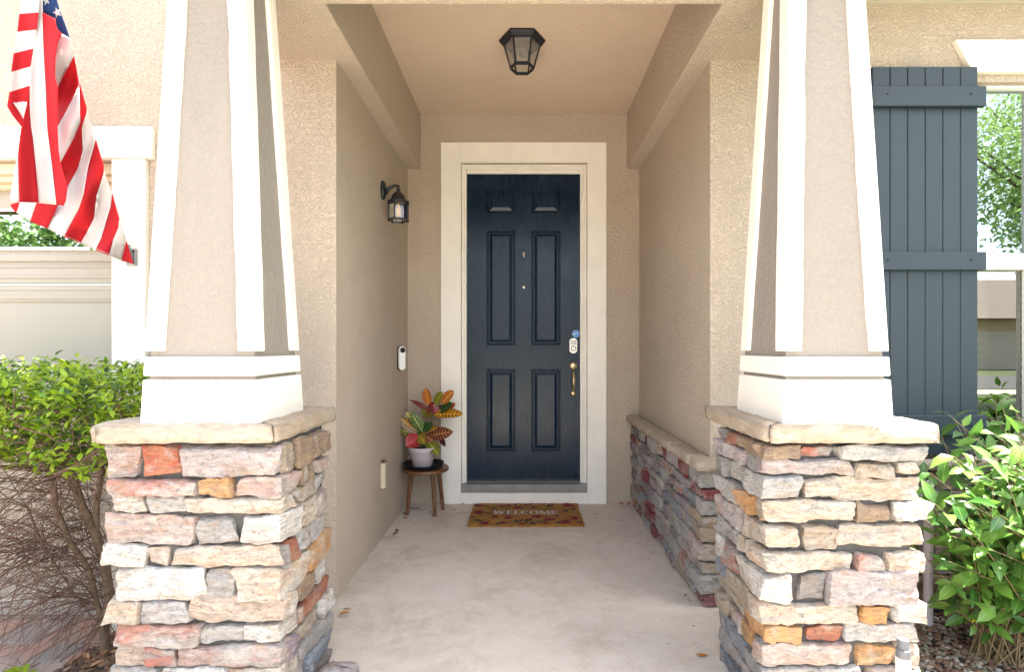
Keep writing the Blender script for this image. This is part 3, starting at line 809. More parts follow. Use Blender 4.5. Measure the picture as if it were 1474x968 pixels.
# ------------------------------------------------------------------ stonework
def hsh(*a): return random.Random(hash(a) & 0xffffff)
def stone_mesh(x0, x1, y0, y1, z0, z1, seed, rnd=0.008, amp=0.006, warp=0.17, cell=0.0125, mitre=None):
    r = random.Random(seed)
    L = (x1 - x0, y1 - y0, z1 - z0)
    c = Vector(((x0 + x1) / 2, (y0 + y1) / 2, (z0 + z1) / 2))
    nx, ny, nz = [max(3, min(20, int(round(l / cell)))) for l in L]
    h = Vector(L) * 0.5
    rr = min(rnd, min(h) * 0.85)
    # random warp of the eight corners, so outlines are wedges and not rectangles
    cw = {(i, j, k): Vector((r.uniform(-1, 1) * min(L[2] * 1.4, L[0]) * warp, 0, r.uniform(-.75, 0.6) * k2 * L[2] * warp))
          for i in (0, 1) for j in (0, 1) for k, k2 in ((0, -1), (1, 1))}
    verts, index = [], {}
    def vert(i, j, k):
        key = (i, j, k)
        if key in index: return index[key]
        p = Vector((-h.x + L[0] * i / nx, -h.y + L[1] * j / ny, -h.z + L[2] * k / nz))
        q = Vector((max(-h.x + rr, min(h.x - rr, p.x)), max(-h.y + rr, min(h.y - rr, p.y)), max(-h.z + rr, min(h.z - rr, p.z))))
        d = p - q
        if d.length > 1e-9: p = q + d.normalized() * min(rr, max(abs(d.x), abs(d.y), abs(d.z)))
        u, v_, w_ = i / nx, j / ny, k / nz
        s = Vector((0, 0, 0))
        for a in (0, 1):
            for b in (0, 1):
                for e in (0, 1):
                    s += cw[(a, b, e)] * ((u if a else 1 - u) * (v_ if b else 1 - v_) * (w_ if e else 1 - w_))
        p = p + s
        q3 = (p + c) * 1.0 + Vector((seed * 1.37 % 91, seed * 0.71 % 57, 0))
        n1 = noise.noise_vector(q3 * 13) * amp * 1.5 + noise.noise_vector(q3 * 34) * amp * 0.8 + noise.noise_vector(q3 * 75) * amp * 0.5
        if i in (0, nx) or j in (0, ny) or k in (0, nz): pass
        # chipped ledges: quantised noise pushes patches of the face in
        led = noise.noise(Vector((q3.x * 6, q3.y * 6, q3.z * 20)))
        p = p + n1 + Vector((0, 0.008 * (1 if led > 0.12 else 0) * (1 if p.y < 0 else -.5), 0))
        if mitre: p = mitre(p, h)
        index[key] = len(verts); verts.append(p + c); return index[key]
    faces = []
    for i in range(nx):
        for k in range(nz):
            faces.append((vert(i, 0, k), vert(i+1, 0, k), vert(i+1, 0, k+1), vert(i, 0, k+1)))
            faces.append((vert(i, ny, k), vert(i, ny, k+1), vert(i+1, ny, k+1), vert(i+1, ny, k)))
    for j in range(ny):
        for k in range(nz):
            faces.append((vert(0, j, k), vert(0, j, k+1), vert(0, j+1, k+1), vert(0, j+1, k)))
            faces.append((vert(nx, j, k), vert(nx, j+1, k), vert(nx, j+1, k+1), vert(nx, j, k+1)))
    for i in range(nx):
        for j in range(ny):
            faces.append((vert(i, j, 0), vert(i, j+1, 0), vert(i+1, j+1, 0), vert(i+1, j, 0)))
            faces.append((vert(i, j, nz), vert(i+1, j, nz), vert(i+1, j+1, nz), vert(i, j+1, nz)))
    return verts, faces
PAL = {
 'cream': ((0.58, 0.52, 0.44), (0.58, 0.44, 0.33)), 'white': ((0.66, 0.63, 0.59), (0.56, 0.50, 0.43)),
 'peach': ((0.55, 0.43, 0.34), (0.55, 0.49, 0.43)), 'grey': ((0.36, 0.345, 0.33), (0.43, 0.40, 0.37)),
 'dgrey': ((0.22, 0.205, 0.195), (0.30, 0.27, 0.25)), 'lgrey': ((0.46, 0.445, 0.43), (0.50, 0.47, 0.43)),
 'pink': ((0.50, 0.43, 0.39), (0.50, 0.35, 0.30)), 'mauve': ((0.46, 0.41, 0.40), (0.48, 0.385, 0.365)),
 'pinkred': ((0.48, 0.42, 0.38), (0.48, 0.23, 0.18)), 'red': ((0.42, 0.12, 0.07), (0.50, 0.22, 0.13)),
 'rust': ((0.38, 0.13, 0.075), (0.42, 0.20, 0.13)), 'orange': ((0.55, 0.29, 0.12), (0.50, 0.33, 0.19)),
 'tan': ((0.42, 0.33, 0.24), (0.46, 0.39, 0.32)), 'brown': ((0.30, 0.215, 0.15), (0.40, 0.28, 0.18)),
 'greyred': ((0.38, 0.34, 0.32), (0.45, 0.17, 0.12)), 'crimson': ((0.26, 0.05, 0.06), (0.34, 0.19, 0.19)),
 'blue': ((0.24, 0.27, 0.31), (0.33, 0.34, 0.36)), 'purple': ((0.29, 0.22, 0.25), (0.33, 0.30, 0.33)),
}
SN = [0]
def add_stone(parent, x0, x1, y0, y1, z0, z1, key, **kw):
    SN[0] += 1
    vs, fs = stone_mesh(x0, x1, y0, y1, z0, z1, SN[0] * 7.13 + 3, **kw)
    me = MB().add(vs, fs).mesh('stone', M['stone'], recalc=False, sharp=24)
    a, b = PAL[key]
    r = random.Random(SN[0]); f = r.uniform(.93, 1.07)
    return link('stone', me, parent, color=tuple(v * f * .95 for v in a), c2=tuple(v * .92 for v in b))

FYS = 1.68   # front plane of pillar stones
G = 0.0022   # half joint
def front_rows(parent, rows, XI, side, back, tops, stop=None):
    """rows: list of (ytop, ybot, [(xa, xb, key)...], [(xa, xb, key) side...], corner key info)"""
    for (yt, yb, fr_, sd) in rows:
        zt_, zb_ = PZ(yt, FYS), PZ(yb, FYS)
        for (xa, xb, key, *rest) in fr_:
            dy0 = rest[0] if rest else None      # side px to which a corner stone wraps
            t0 = rest[1] if len(rest) > 1 else 0; t1 = rest[2] if len(rest) > 2 else 0
            a, b = PX(xa, FYS) + G, PX(xb, FYS) - G
            ye = FYS + 0.075
            if dy0: ye = sideY(dy0, XI) - G
            out = random.Random(xa * 3.1 + yt).uniform(-.010, .010)
            add_stone(parent, a, b, FYS + out, ye, PZ(yb + t1, FYS) + G, PZ(yt + t0, FYS) - G, key)
        for (xa, xb, key, *rest) in sd:
            t0 = rest[0] if rest else 0; t1 = rest[1] if len(rest) > 1 else 0
            ya, yb2 = sorted((sideY(xa, XI), sideY(xb, XI)))
            ya += G; yb2 -= G
            out = random.Random(xa * 1.7 + yt).uniform(-.012, .010)
            if side > 0: X0, X1 = XI - .075, XI + out
            else: X0, X1 = XI + out, XI + .075
            add_stone(parent, X0, X1, max(ya, FYS + .02), yb2, PZ(yb + t1, FYS) + G, PZ(yt + t0, FYS) - G, key)
def random_face(parent, rows_z, axis, plane, a0, a1, depth, seed, keys, lmin=.10, lmax=.26, jitter=.010, corner=None):
    """axis 'x+': face looking to +x at x=plane, stones along y from a0 to a1; 'x-','y-' alike"""
    r = random.Random(seed)
    for (z0, z1) in rows_z:
        a = a0
        while a < a1 - .03:
            l = r.uniform(lmin, lmax)
            b = a + l
            if a1 - b < lmin * .8: b = a1
            out = r.uniform(-jitter, jitter)
            k = r.choice(keys)
            if axis == 'x-': add_stone(parent, plane + out, plane + depth, a + G, b - G, z0 + G, z1 - G, k)
            elif axis == 'x+': add_stone(parent, plane - depth, plane + out, a + G, b - G, z0 + G, z1 - G, k)
            else: add_stone(parent, a + G, b - G, plane + out, plane + depth, z0 + G, z1 - G, k)
            a = b

def cap_ring(parent, x0, x1, y0, y1, z0, z1, wid, seed):
    """four mitred cap stones round a rectangle, each overlapping under the column"""
    def piece(side):
        SN[0] += 1
        if side in 'fb':
            L0, L1 = x0, x1
        else: L0, L1 = y0, y1
        def mit(p, h, side=side):
            p = p.copy()
            if side == 'f':
                t = p.y + h.y
                sx_ = (h.x - t) / h.x; p.x *= max(0.02, sx_)
            elif side == 'b':
                t = h.y - p.y; p.x *= max(0.02, (h.x - t) / h.x)
            elif side == 'l':
                t = p.x + h.x; p.y *= max(0.02, (h.y - t) / h.y)
            else:
                t = h.x - p.x; p.y *= max(0.02, (h.y - t) / h.y)
            return p
        g = .003
        bx = {'f': (x0 + g, x1 - g, y0, y0 + wid), 'b': (x0 + g, x1 - g, y1 - wid, y1), 'l': (x0, x0 + wid, y0 + g, y1 - g), 'r': (x1 - wid, x1, y0 + g, y1 - g)}[side]
        vs, fs = stone_mesh(*bx, z0, z1, SN[0] * 5.3, rnd=.009, amp=.0035, warp=.0, cell=.02, mitre=mit)
        link('cap_stone', MB().add(vs, fs).mesh('cap_stone', M['cap'], recalc=False, smooth=True), parent)
    for s in 'fblr': piece(s)
    w = MB().box(x0 + .02, x1 - .02, y0 + .02, y1 - .02, z0 + .006, z1 - .006)
    link('cap_mortar', w.mesh('cap_mortar', M['mortar']), parent)

CZB, CZT = 0.925, 0.986
# ---- left pillar
XLI = -0.763
lp = thing('stone_pillar', (-1.06, 1.88, 0), 'stacked stone pillar left of the porch, beside the bare twigged shrub', 'pillar', 'stone pillars flanking the porch')
rowsL = [
 (641, 689, [(148, 197, 'pink'), (198, 258, 'red', None, 0, -1), (259, 404, 'mauve')], [(405, 429, 'tan'), (430, 475, 'brown')]),
 (688, 717, [(150, 285, 'pinkred'), (286, 337, 'orange'), (341, 409, 'pink', 434)], [(434, 454, 'brown'), (454, 476, 'pink')]),
 (716, 744, [(152, 205, 'white'), (206, 265, 'lgrey'), (269, 409, 'cream', 427)], [(427, 457, 'tan'), (457, 474, 'grey')]),
 (744, 787, [(150, 283, 'pink'), (284, 336, 'grey'), (337, 409, 'white', 432)], [(432, 457, 'cream'), (457, 474, 'pinkred')]),
 (787, 822, [(144, 208, 'white'), (209, 242, 'peach', None, 0, -4), (243, 399, 'peach', None, 0, -4)], [(400, 413, 'dgrey'), (413, 431, 'rust'), (431, 472, 'lgrey')]),
 (820, 867, [(162, 295, 'white', None, 0, 0), (296, 336, 'grey'), (339, 408, 'cream', 442, 2, 0)], [(442, 474, 'orange')]),
 (867, 901, [(152, 202, 'cream', None, 0, 3), (204, 269, 'lgrey'), (270, 409, 'peach', None, -8, 0)], [(410, 431, 'grey'), (431, 457, 'brown'), (457, 474, 'white')]),
 (902, 931, [(160, 286, 'pinkred', None, 0, 4), (287, 349, 'lgrey'), (350, 409, 'white', 432, -4, 0)], [(432, 474, 'rust')]),
 (933, 962, [(163, 207, 'peach'), (208, 252, 'greyred'), (253, 404, 'pink')], [(405, 429, 'purple'), (429, 461, 'tan'), (461, 477, 'white')]),
 (963, 995, [(150, 230, 'lgrey'), (230, 330, 'white'), (331, 408, 'cream', 430)], [(430, 474, 'grey')]),
 (996, 1030, [(150, 260, 'tan'), (261, 408, 'pink')], [(409, 445, 'mauve'), (445, 476, 'blue')]),
 (1031, 1056, [(150, 330, 'cream'), (331, 408, 'grey', 450)], [(450, 474, 'dgrey')]),
]
front_rows(lp, rowsL, XLI, +1, 2.08, None)
zr = [(PZ(r[1], FYS), PZ(r[0], FYS)) for r in rowsL]
random_face(lp, zr, 'x-', PX(152, FYS), FYS + .08, 2.08, .07, 11, ['cream', 'grey', 'pink', 'white', 'tan'])
w = MB().box(PX(158, FYS), XLI - .028, FYS + .028, 2.07, -.02, CZB); link('mortar_core', w.mesh('mortar_core', M['mortar'], bevel=.004), lp)
cap_ring(lp, PX(125, 1.655), -0.778, 1.655, 2.195, CZB, CZT, .16, 1)
# ---- right pillar
XRI = 0.762
rpil = thing('stone_pillar', (1.02, 1.88, 0), 'stacked stone pillar right of the porch, beside the glossy green shrub', 'pillar', 'stone pillars flanking the porch')
rowsR = [
 (641, 662, [(1098, 1154, 'brown', None, 0, 1), (1155, 1203, 'greyred'), (1204, 1336, 'lgrey', None, 0, 5)], [(1030, 1044, 'grey'), (1044, 1058, 'rust'), (1058, 1096, 'brown')]),
 (661, 688, [(1099, 1229, 'mauve'), (1230, 1291, 'tan', None, 4, 0), (1292, 1327, 'cream', None, 3, -2)], [(1032, 1070, 'mauve'), (1070, 1097, 'grey')]),
 (687, 722, [(1099, 1154, 'lgrey', 1073, 0, 0), (1155, 1204, 'cream', None, 4, -1), (1205, 1327, 'cream', None, 2, 2)], [(1031, 1047, 'grey'), (1047, 1073, 'lgrey')]),
 (722, 756, [(1099, 1232, 'cream'), (1234, 1282, 'brown', None, 2, 0), (1284, 1341, 'white', None, 2, -2)], [(1030, 1065, 'lgrey'), (1065, 1084, 'orange'), (1085, 1098, 'tan')]),
 (757, 795, [(1099, 1153, 'cream', 1066, 0, 0), (1154, 1207, 'tan', None, 2, 1), (1208, 1331, 'peach', None, 0, 0)], [(1029, 1040, 'pinkred'), (1040, 1066, 'mauve')]),
 (795, 827, [(1099, 1230, 'cream', 1080), (1231, 1276, 'pinkred', None, 5, -2), (1277, 1333, 'cream', None, 2, 2)], [(1030, 1060, 'grey'), (1060, 1080, 'cream')]),
 (828, 873, [(1098, 1147, 'white', 1062), (1150, 1196, 'dgrey', None, -2, -3), (1197, 1323, 'mauve', None, -2, 0)], [(1030, 1041, 'white'), (1041, 1061, 'greyred')]),
 (872, 905, [(1096, 1235, 'cream', 1080), (1236, 1283, 'orange', None, 1, -3), (1284, 1330, 'white', None, -8, -7)], [(1028, 1044, 'blue'), (1044, 1080, 'tan')]),
 (904, 931, [(1098, 1154, 'orange', 1067), (1159, 1214, 'rust', None, 1, -4), (1215, 1325, 'lgrey', None, -4, -2)], [(1029, 1066, 'tan')]),
 (930, 964, [(1092, 1232, 'pink'), (1233, 1291, 'orange', None, 0, -1), (1292, 1327, 'cream', None, 0, 0)], [(1030, 1046, 'tan'), (1046, 1064, 'pink'), (1064, 1082, 'orange'), (1083, 1095, 'blue')]),
 (965, 996, [(1098, 1180, 'grey', 1070), (1181, 1250, 'lgrey'), (1251, 1326, 'peach')], [(1030, 1070, 'blue')]),
 (997, 1028, [(1096, 1210, 'cream'), (1211, 1326, 'pink')], [(1030, 1060, 'grey'), (1060, 1094, 'mauve')]),
 (1029, 1056, [(1098, 1180, 'tan', 1066), (1181, 1326, 'lgrey')], [(1030, 1066, 'blue')]),
]
front_rows(rpil, rowsR, XRI, -1, 2.08, None)
zr = [(PZ(r[1], FYS), PZ(r[0], FYS)) for r in rowsR]
random_face(rpil, zr, 'x+', PX(1328, FYS), FYS + .08, 2.08, .07, 12, ['cream', 'grey', 'pink', 'white', 'tan'])
w = MB().box(XRI + .028, PX(1320, FYS), FYS + .028, 2.07, -.02, CZB); link('mortar_core', w.mesh('mortar_core', M['mortar'], bevel=.004), rpil)
cap_ring(rpil, 0.764, PX(1360, 1.655), 1.655, 2.235, CZB, CZT, .15, 2)

# ---- low stone wall: along the porch side, its return, and on under the window
SX, SY = 0.840, 2.49
sk = thing('stone_wainscot', (1.0, 2.5, 0), 'low stone wainscot wall with cap along the right side of the porch', 'stone wall')
kk = ['blue', 'purple', 'mauve', 'crimson', 'grey', 'lgrey', 'tan', 'greyred', 'pinkred', 'dgrey', 'lgrey', 'grey']
rz = random.Random(31); zrows = []; z = 0.004
while z < .60:
    hgt = rz.choice((.055, .07, .085, .095)); zrows.append((z, min(z + hgt, .655))); z += hgt
zrows[-1] = (zrows[-1][0], .648)
for k, (za, zb3) in enumerate(zrows):
    # corner stone shared by both faces
    cl = .12 + .09 * (k % 2)
    add_stone(sk, SX + rz.uniform(-.008, .008), SX + .21 - .07 * (k % 2), SY + rz.uniform(-.008, .006), SY + cl, za + G, zb3 - G, rz.choice(['pink', 'lgrey', 'purple', 'tan', 'lgrey', 'crimson']), amp=.007)
    random_face(sk, [(za, zb3)], 'x-', SX, SY + cl, BY - .002, .06, 100 + k, kk, .09, .24, .012)
    random_face(sk, [(za, zb3)], 'y-', SY, SX + .21 - .07 * (k % 2), 3.6, .06, 200 + k, ['cream', 'tan', 'lgrey', 'pink', 'brown', 'grey', 'mauve'], .12, .30, .010)
w = MB(); w.box(SX + .025, RX, SY + .028, BY, -.02, .65); w.box(RX, 3.6, SY + .028, WY, -.2, .65); link('mortar_core', w.mesh('mortar_core', M['mortar']), sk)
cz0, cz1 = .648, .697
ys = [BY - .001, sideY(933.5, .815), sideY(968, .815), SY - .045 + .14]
ys = [BY - .001, 3.42, 2.93, 2.59]
for a, b in zip(ys[1:], ys[:-1]):
    SN[0] += 1
    vs, fs = stone_mesh(SX - .035, RX + .001, a + .003, b - .003, cz0, cz1, SN[0] * 3.3, rnd=.010, amp=.004, warp=.02, cell=.022)
    link('cap_stone', MB().add(vs, fs).mesh('cap_stone', M['cap'], recalc=False, smooth=True), sk)
x = SX - .035
for l in (.24, .42, .46, .44, .5, .48, .4):
    SN[0] += 1
    vs, fs = stone_mesh(x + .003, x + l - .003, SY - .035, (2.587 if x < SX else WY + .001), cz0, cz1, SN[0] * 3.3, rnd=.010, amp=.004, warp=.02, cell=.022)
    link('cap_stone', MB().add(vs, fs).mesh('cap_stone', M['cap'], recalc=False, smooth=True), sk)
    x += l

# ------------------------------------------------------------------ tapered columns
def column(base, top, label):
    z0, zt_ref = CZT - .004, 2.388
    z1 = ZU
    def rect(z, off=0.0):
        t = (z - .986) / (zt_ref - .986)
        xl, xr, yf, yb = [base[i] + (top[i] - base[i]) * t for i in range(4)]
        return xl - off, xr + off, yf - off, yb + off
    def ring(z, off):
        xl, xr, yf, yb = rect(z, off)
        return [(xl, yf, z), (xr, yf, z), (xr, yb, z), (xl, yb, z)]
    c = thing('tapered_column', ((base[0] + base[1]) / 2, (base[2] + base[3]) / 2, CZT), label, 'column', 'tapered columns carrying the porch roof')
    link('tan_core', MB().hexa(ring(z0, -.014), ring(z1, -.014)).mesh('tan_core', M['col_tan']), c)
    zs_ = [PZ(547, 1.71), PZ(541.5, 1.71), PZ(514, 1.71), PZ(506, 1.72)]
    link('plinth', MB().hexa(ring(z0, .0), ring(zs_[0], .0)).mesh('plinth', M['white'], bevel=.004), c)
    link('band', MB().hexa(ring(zs_[1], .0), ring(zs_[2], .0)).mesh('band', M['white'], bevel=.004), c)
    wd = .061
    for sx_ in (0, 1):
        for sy_ in (0, 1):
            def q4(z):
                xl, xr, yf, yb = rect(z)
                xa, xb = (xl, xl + wd) if not sx_ else (xr - wd, xr)
                ya, yb_ = (yf, yf + wd) if not sy_ else (yb - wd, yb)
                return [(xa, ya, z), (xb, ya, z), (xb, yb_, z), (xa, yb_, z)]
            # subdivided along the height, hand-trowelled edges wander a little
            mb = MB(); zz = [zs_[3] + (z1 - zs_[3]) * k / 24 for k in range(25)]
            vs = []
            for k, z in enumerate(zz):
                for i, p in enumerate(q4(z)):
                    nz = noise.noise(Vector((p[0] * 3, p[1] * 3, z * 9))) * .004
                    inner = Vector(p)
                    # move only the inner edges of the board
                    cx, cy = (rect(z)[0] + rect(z)[1]) / 2, (rect(z)[2] + rect(z)[3]) / 2
                    if abs(p[0] - cx) < (rect(z)[1] - rect(z)[0]) / 2 - .02: inner.x += nz
                    if abs(p[1] - cy) < (rect(z)[3] - rect(z)[2]) / 2 - .02: inner.y += nz
                    vs.append(inner)
            fs = [(0, 3, 2, 1), (96, 97, 98, 99)]
            for k in range(24):
                for i in range(4):
                    j = (i + 1) % 4
                    fs.append((k*4+i, k*4+j, (k+1)*4+j, (k+1)*4+i))
            link('corner_board', mb.add(vs, fs).mesh('corner_board', M['white'], bevel=.003, seg=1), c)
column((-1.237, -.8545, 1.70, 2.05), (-1.190, -.9286, 1.76, 2.0), 'tapered cream white column with tan panels standing on the left stone pillar')
column((.834, 1.192, 1.70, 2.07), (.882, 1.142, 1.76, 1.966), 'tapered cream white column with tan panels standing on the right stone pillar')

# ------------------------------------------------------------------ lanterns
def hexring(mb, r, z, bar, h, M_, n=6, rot=0.0):
    for k in range(n):
        a = 2*pi*k/n + rot; b = 2*pi*(k+1)/n + rot
        mb.tube([M_ @ Vector((r*cos(a), r*sin(a), z)), M_ @ Vector((r*cos(b), r*sin(b), z))], bar, 6)
lx, ly = -0.010, 3.14
cl = thing('ceiling_lantern', (lx, ly, ZC), 'black six sided glass lantern on the porch ceiling', 'lantern')
T = Matrix.Translation((lx, ly, ZC))
w = MB().lathe([(.139, 0), (.139, -.012), (.127, -.019), (.127, -.028), (.112, -.036)], 6, M=T); link('canopy', w.mesh('canopy', M['black'], bevel=.002), cl)
r0, r1, zA, zB = .106, .070, -.036, -.166
w = MB()
for k in range(6):
    a = 2*pi*k/6
    w.tube([T @ Vector((r0*cos(a), r0*sin(a), zA)), T @ Vector((r1*cos(a), r1*sin(a), zB))], .0048, 6)
hexring(w, r1, zB, .0065, 0, T); hexring(w, r1 - .001, zB - .010, .004, 0, T)
link('cage', w.mesh('cage', M['black'], sharp=40), cl)
for k in range(6):
    a, b = 2*pi*k/6, 2*pi*(k+1)/6
    w = MB().add([T @ Vector((r0*.98*cos(a), r0*.98*sin(a), zA)), T @ Vector((r0*.98*cos(b), r0*.98*sin(b), zA)), T @ Vector((r1*.98*cos(b), r1*.98*sin(b), zB)), T @ Vector((r1*.98*cos(a), r1*.98*sin(a), zB))], [(0, 1, 2, 3)])
    link('glass_pane', w.mesh('glass_pane', M['seeded_glass'], recalc=False), cl)
w = MB().lathe([(.052, -.03), (.052, -.075), (.020, -.078), (.018, -.10)], 14, M=T); link('socket', w.mesh('socket', M['black'], sharp=40), cl)

wy = 3.40; wz = PZ(274, wy)
wl = thing('wall_lantern', (LX, wy, wz), 'black caged wall lantern with amber bulb on the left porch wall', 'lantern')
w = MB().lathe([(.048, 0), (.050, .010), (.040, .022), (.020, .026)], 24, M=Mloc(LX, wy, wz, 0, pi/2, 0, s=(1.25, .8, 1))); link('backplate', w.mesh('backplate', M['black'], smooth=True), wl)
cx = LX + .105; T = Matrix.Translation((cx, wy, 0))
w = MB().tube([(LX + .02, wy, wz - .02), (LX + .045, wy, wz + .012), (LX + .08, wy, wz + .03), (cx, wy, wz + .028)], [.016, .012, .009, .008], 10); link('arm', w.mesh('arm', M['black'], smooth=True), wl)
zt_ = PZ(292, wy)
w = MB().lathe([(.068, zt_ - .004), (.070, zt_ + .006), (.048, zt_ + .020), (.040, zt_ + .046), (.022, zt_ + .066), (.012, zt_ + .072), (.014, zt_ + .084), (.008, zt_ + .096), (.010, zt_ + .106), (.002, zt_ + .116)], 20, M=T); link('hood', w.mesh('hood', M['black'], sharp=35), wl)
zb_ = PZ(317, wy); w = MB(); rr_ = .062
for k in range(6):
    a = 2*pi*k/6 + .35
    w.tube([(cx + rr_*cos(a), wy + rr_*sin(a), zt_), (cx + rr_*cos(a), wy + rr_*sin(a), zb_ - .012)], .0045, 6)
hexring(w, rr_ + .002, zb_, .006, 0, Matrix.Translation((cx, wy, 0)), 6, .35); hexring(w, rr_ + .002, zt_ - .01, .005, 0, Matrix.Translation((cx, wy, 0)), 6, .35)
link('cage', w.mesh('cage', M['black'], sharp=40), wl)
for k in range(6):
    a, b = 2*pi*k/6 + .35, 2*pi*(k+1)/6 + .35; q_ = rr_ * .97
    w = MB().add([(cx + q_*cos(a), wy + q_*sin(a), zt_ - .01), (cx + q_*cos(b), wy + q_*sin(b), zt_ - .01), (cx + q_*cos(b), wy + q_*sin(b), zb_), (cx + q_*cos(a), wy + q_*sin(a), zb_)], [(0, 1, 2, 3)])
    link('glass_pane', w.mesh('glass_pane', M['lamp_glass'], recalc=False), wl)
w = MB().lathe([(.012, zt_ - .004), (.013, zt_ - .025), (.020, zt_ - .045), (.018, zt_ - .075), (.004, zt_ - .095)], 16, M=T); link('bulb', w.mesh('bulb', M['amber'], smooth=True), wl)

# ------------------------------------------------------------------ doorbell and low cover box
by_ = 3.80; bz = PZ(516, by_)
db = thing('doorbell', (LX, by_, bz), 'white pill shaped video doorbell on the left porch wall', 'doorbell')
T = Mloc(LX + .035, by_, bz, 0, 0, radians(38))
def capsule(w_, h_, n=10):
    r = w_ / 2; out = []
    for k in range(n + 1): a = pi * k / n; out.append((r * cos(a), h_/2 - r + r * sin(a)))
    for k in range(n + 1): a = pi + pi * k / n; out.append((r * cos(a), -h_/2 + r + r * sin(a)))
    return out
w = MB().prism(capsule(.048, .172), 'y', -.012, .012, M=T); link('body', w.mesh('body', M['plastic_white'], bevel=.004), db)
w = MB().prism(capsule(.052, .178), 'y', .012, .034, M=T); link('wedge_mount', w.mesh('wedge_mount', M['plastic_black']), db)
w = MB().lathe([(.0195, 0), (.0195, .003), (.010, .004)], 20, M=T @ Mloc(0, -.012, .058, pi/2)); link('camera_lens', w.mesh('camera_lens', M['plastic_black'], sharp=40), db)
jb_y = 3.385; jz0, jz1 = PZ(703, jb_y), PZ(667, jb_y)
jb = thing('utility_cover', (LX, jb_y, jz0), 'small narrow cream utility cover box low on the left porch wall', 'utility box')
w = MB().box(LX, LX + .028, jb_y - .022, jb_y + .022, jz0, jz1); link('cover', w.mesh('cover', M['garage_trim'], bevel=.004), jb)
w = MB().tube([(LX, jb_y, jz1 + .012), (LX + .022, jb_y, jz1 + .016), (LX + .034, jb_y - .006, jz1 + .010)], [.010, .012, .006], 8); link('fitting', w.mesh('fitting', M['bark'], smooth=True), jb)

# ------------------------------------------------------------------ stool, tray, potted croton
sx0, sy0, stz = PX(612, 3.93), 3.93, .335
st = thing('plant_stool', (sx0, sy0, 0), 'low round wooden stool in the left back corner of the porch', 'stool')
w = MB().lathe([(.150, stz - .028), (.168, stz - .020), (.170, stz - .006), (.166, stz)], 40, M=Matrix.Translation((sx0 + .006, sy0, 0))); link('seat', w.mesh('seat', M['wood'], sharp=50), st)
for a in (-2.6, -.85, .45):
    w = MB().tube([(sx0 + .105*cos(a), sy0 + .105*sin(a), stz - .02), (sx0 + .138*cos(a), sy0 + .138*sin(a), 0)], [.017, .013], 10); link('leg', w.mesh('leg', M['wood'], sharp=50), st)
tr = MB(); T = Matrix.Translation((sx0 - .012, sy0 - .005, stz))
tr.lathe([(.118, .001), (.140, .012), (.150, .034), (.153, .036), (.146, .034), (.135, .012), (.112, .008)], 40, M=T)
link('plant_tray', tr.mesh('plant_tray', M['tray'], smooth=True), label='round black plastic drip tray under the grey plant pot', cat='tray')
potx = PX(608.5, sy0); pz0 = stz + .010
pt = thing('potted_croton', (potx, sy0, pz0), 'croton with orange, red and green leaves in a grey pot on the stool', 'potted plant')
T = Matrix.Translation((potx, sy0, pz0))
w = MB().lathe([(.062, 0), (.068, .004), (.084, .060), (.092, .108), (.094, .110), (.104, .112), (.106, .140), (.103, .146), (.096, .142), (.094, .120)], 40, M=T, caps=False)
w.lathe([(.001, .002), (.062, .002)], 40, M=T, caps=False)
link('pot', w.mesh('pot', M['pot'], sharp=35, recalc=False), pt)
w = MB().lathe([(.001, .124), (.095, .122)], 30, M=T, caps=False); link('soil', w.mesh('soil', M['soil'], recalc=False), pt)

def leaf_mesh(length, width, cup=.15, bend=.2, nu=8, shape=1.0, fold=.25):
    """leaf along +x from origin, blade in xy, upper side +z; uv = (along, across)"""
    mb = MB(); vs, uv, fs = [], [], []
    cols = (-1, -.5, 0, .5, 1)
    for i in range(nu + 1):
        u = i / nu
        wv = width / 2 * (sin(pi * u ** shape) ** 0.75 if 0 < u < 1 else 0.02)
        for v in cols:
            vs.append((length * u, v * wv, abs(v) * wv * fold - bend * length * u * u + .02 * length * sin(u * 9) * v))
            uv.append((u, v))
    for i in range(nu):
        for k in range(4):
            a = i * 5 + k
            fs.append((a, a + 5, a + 6, a + 1))
    return vs, fs, uv
O8 = (570, 550); S8 = 0.1342
OR, YE, GR, DR, DG, OL, PK, CR = (0.55, 0.12, 0.02), (0.62, 0.50, 0.05), (0.10, 0.20, 0.02), (0.12, 0.012, 0.02), (0.012, 0.06, 0.018), (0.16, 0.12, 0.02), (0.48, 0.20, 0.07), (0.42, 0.015, 0.02)
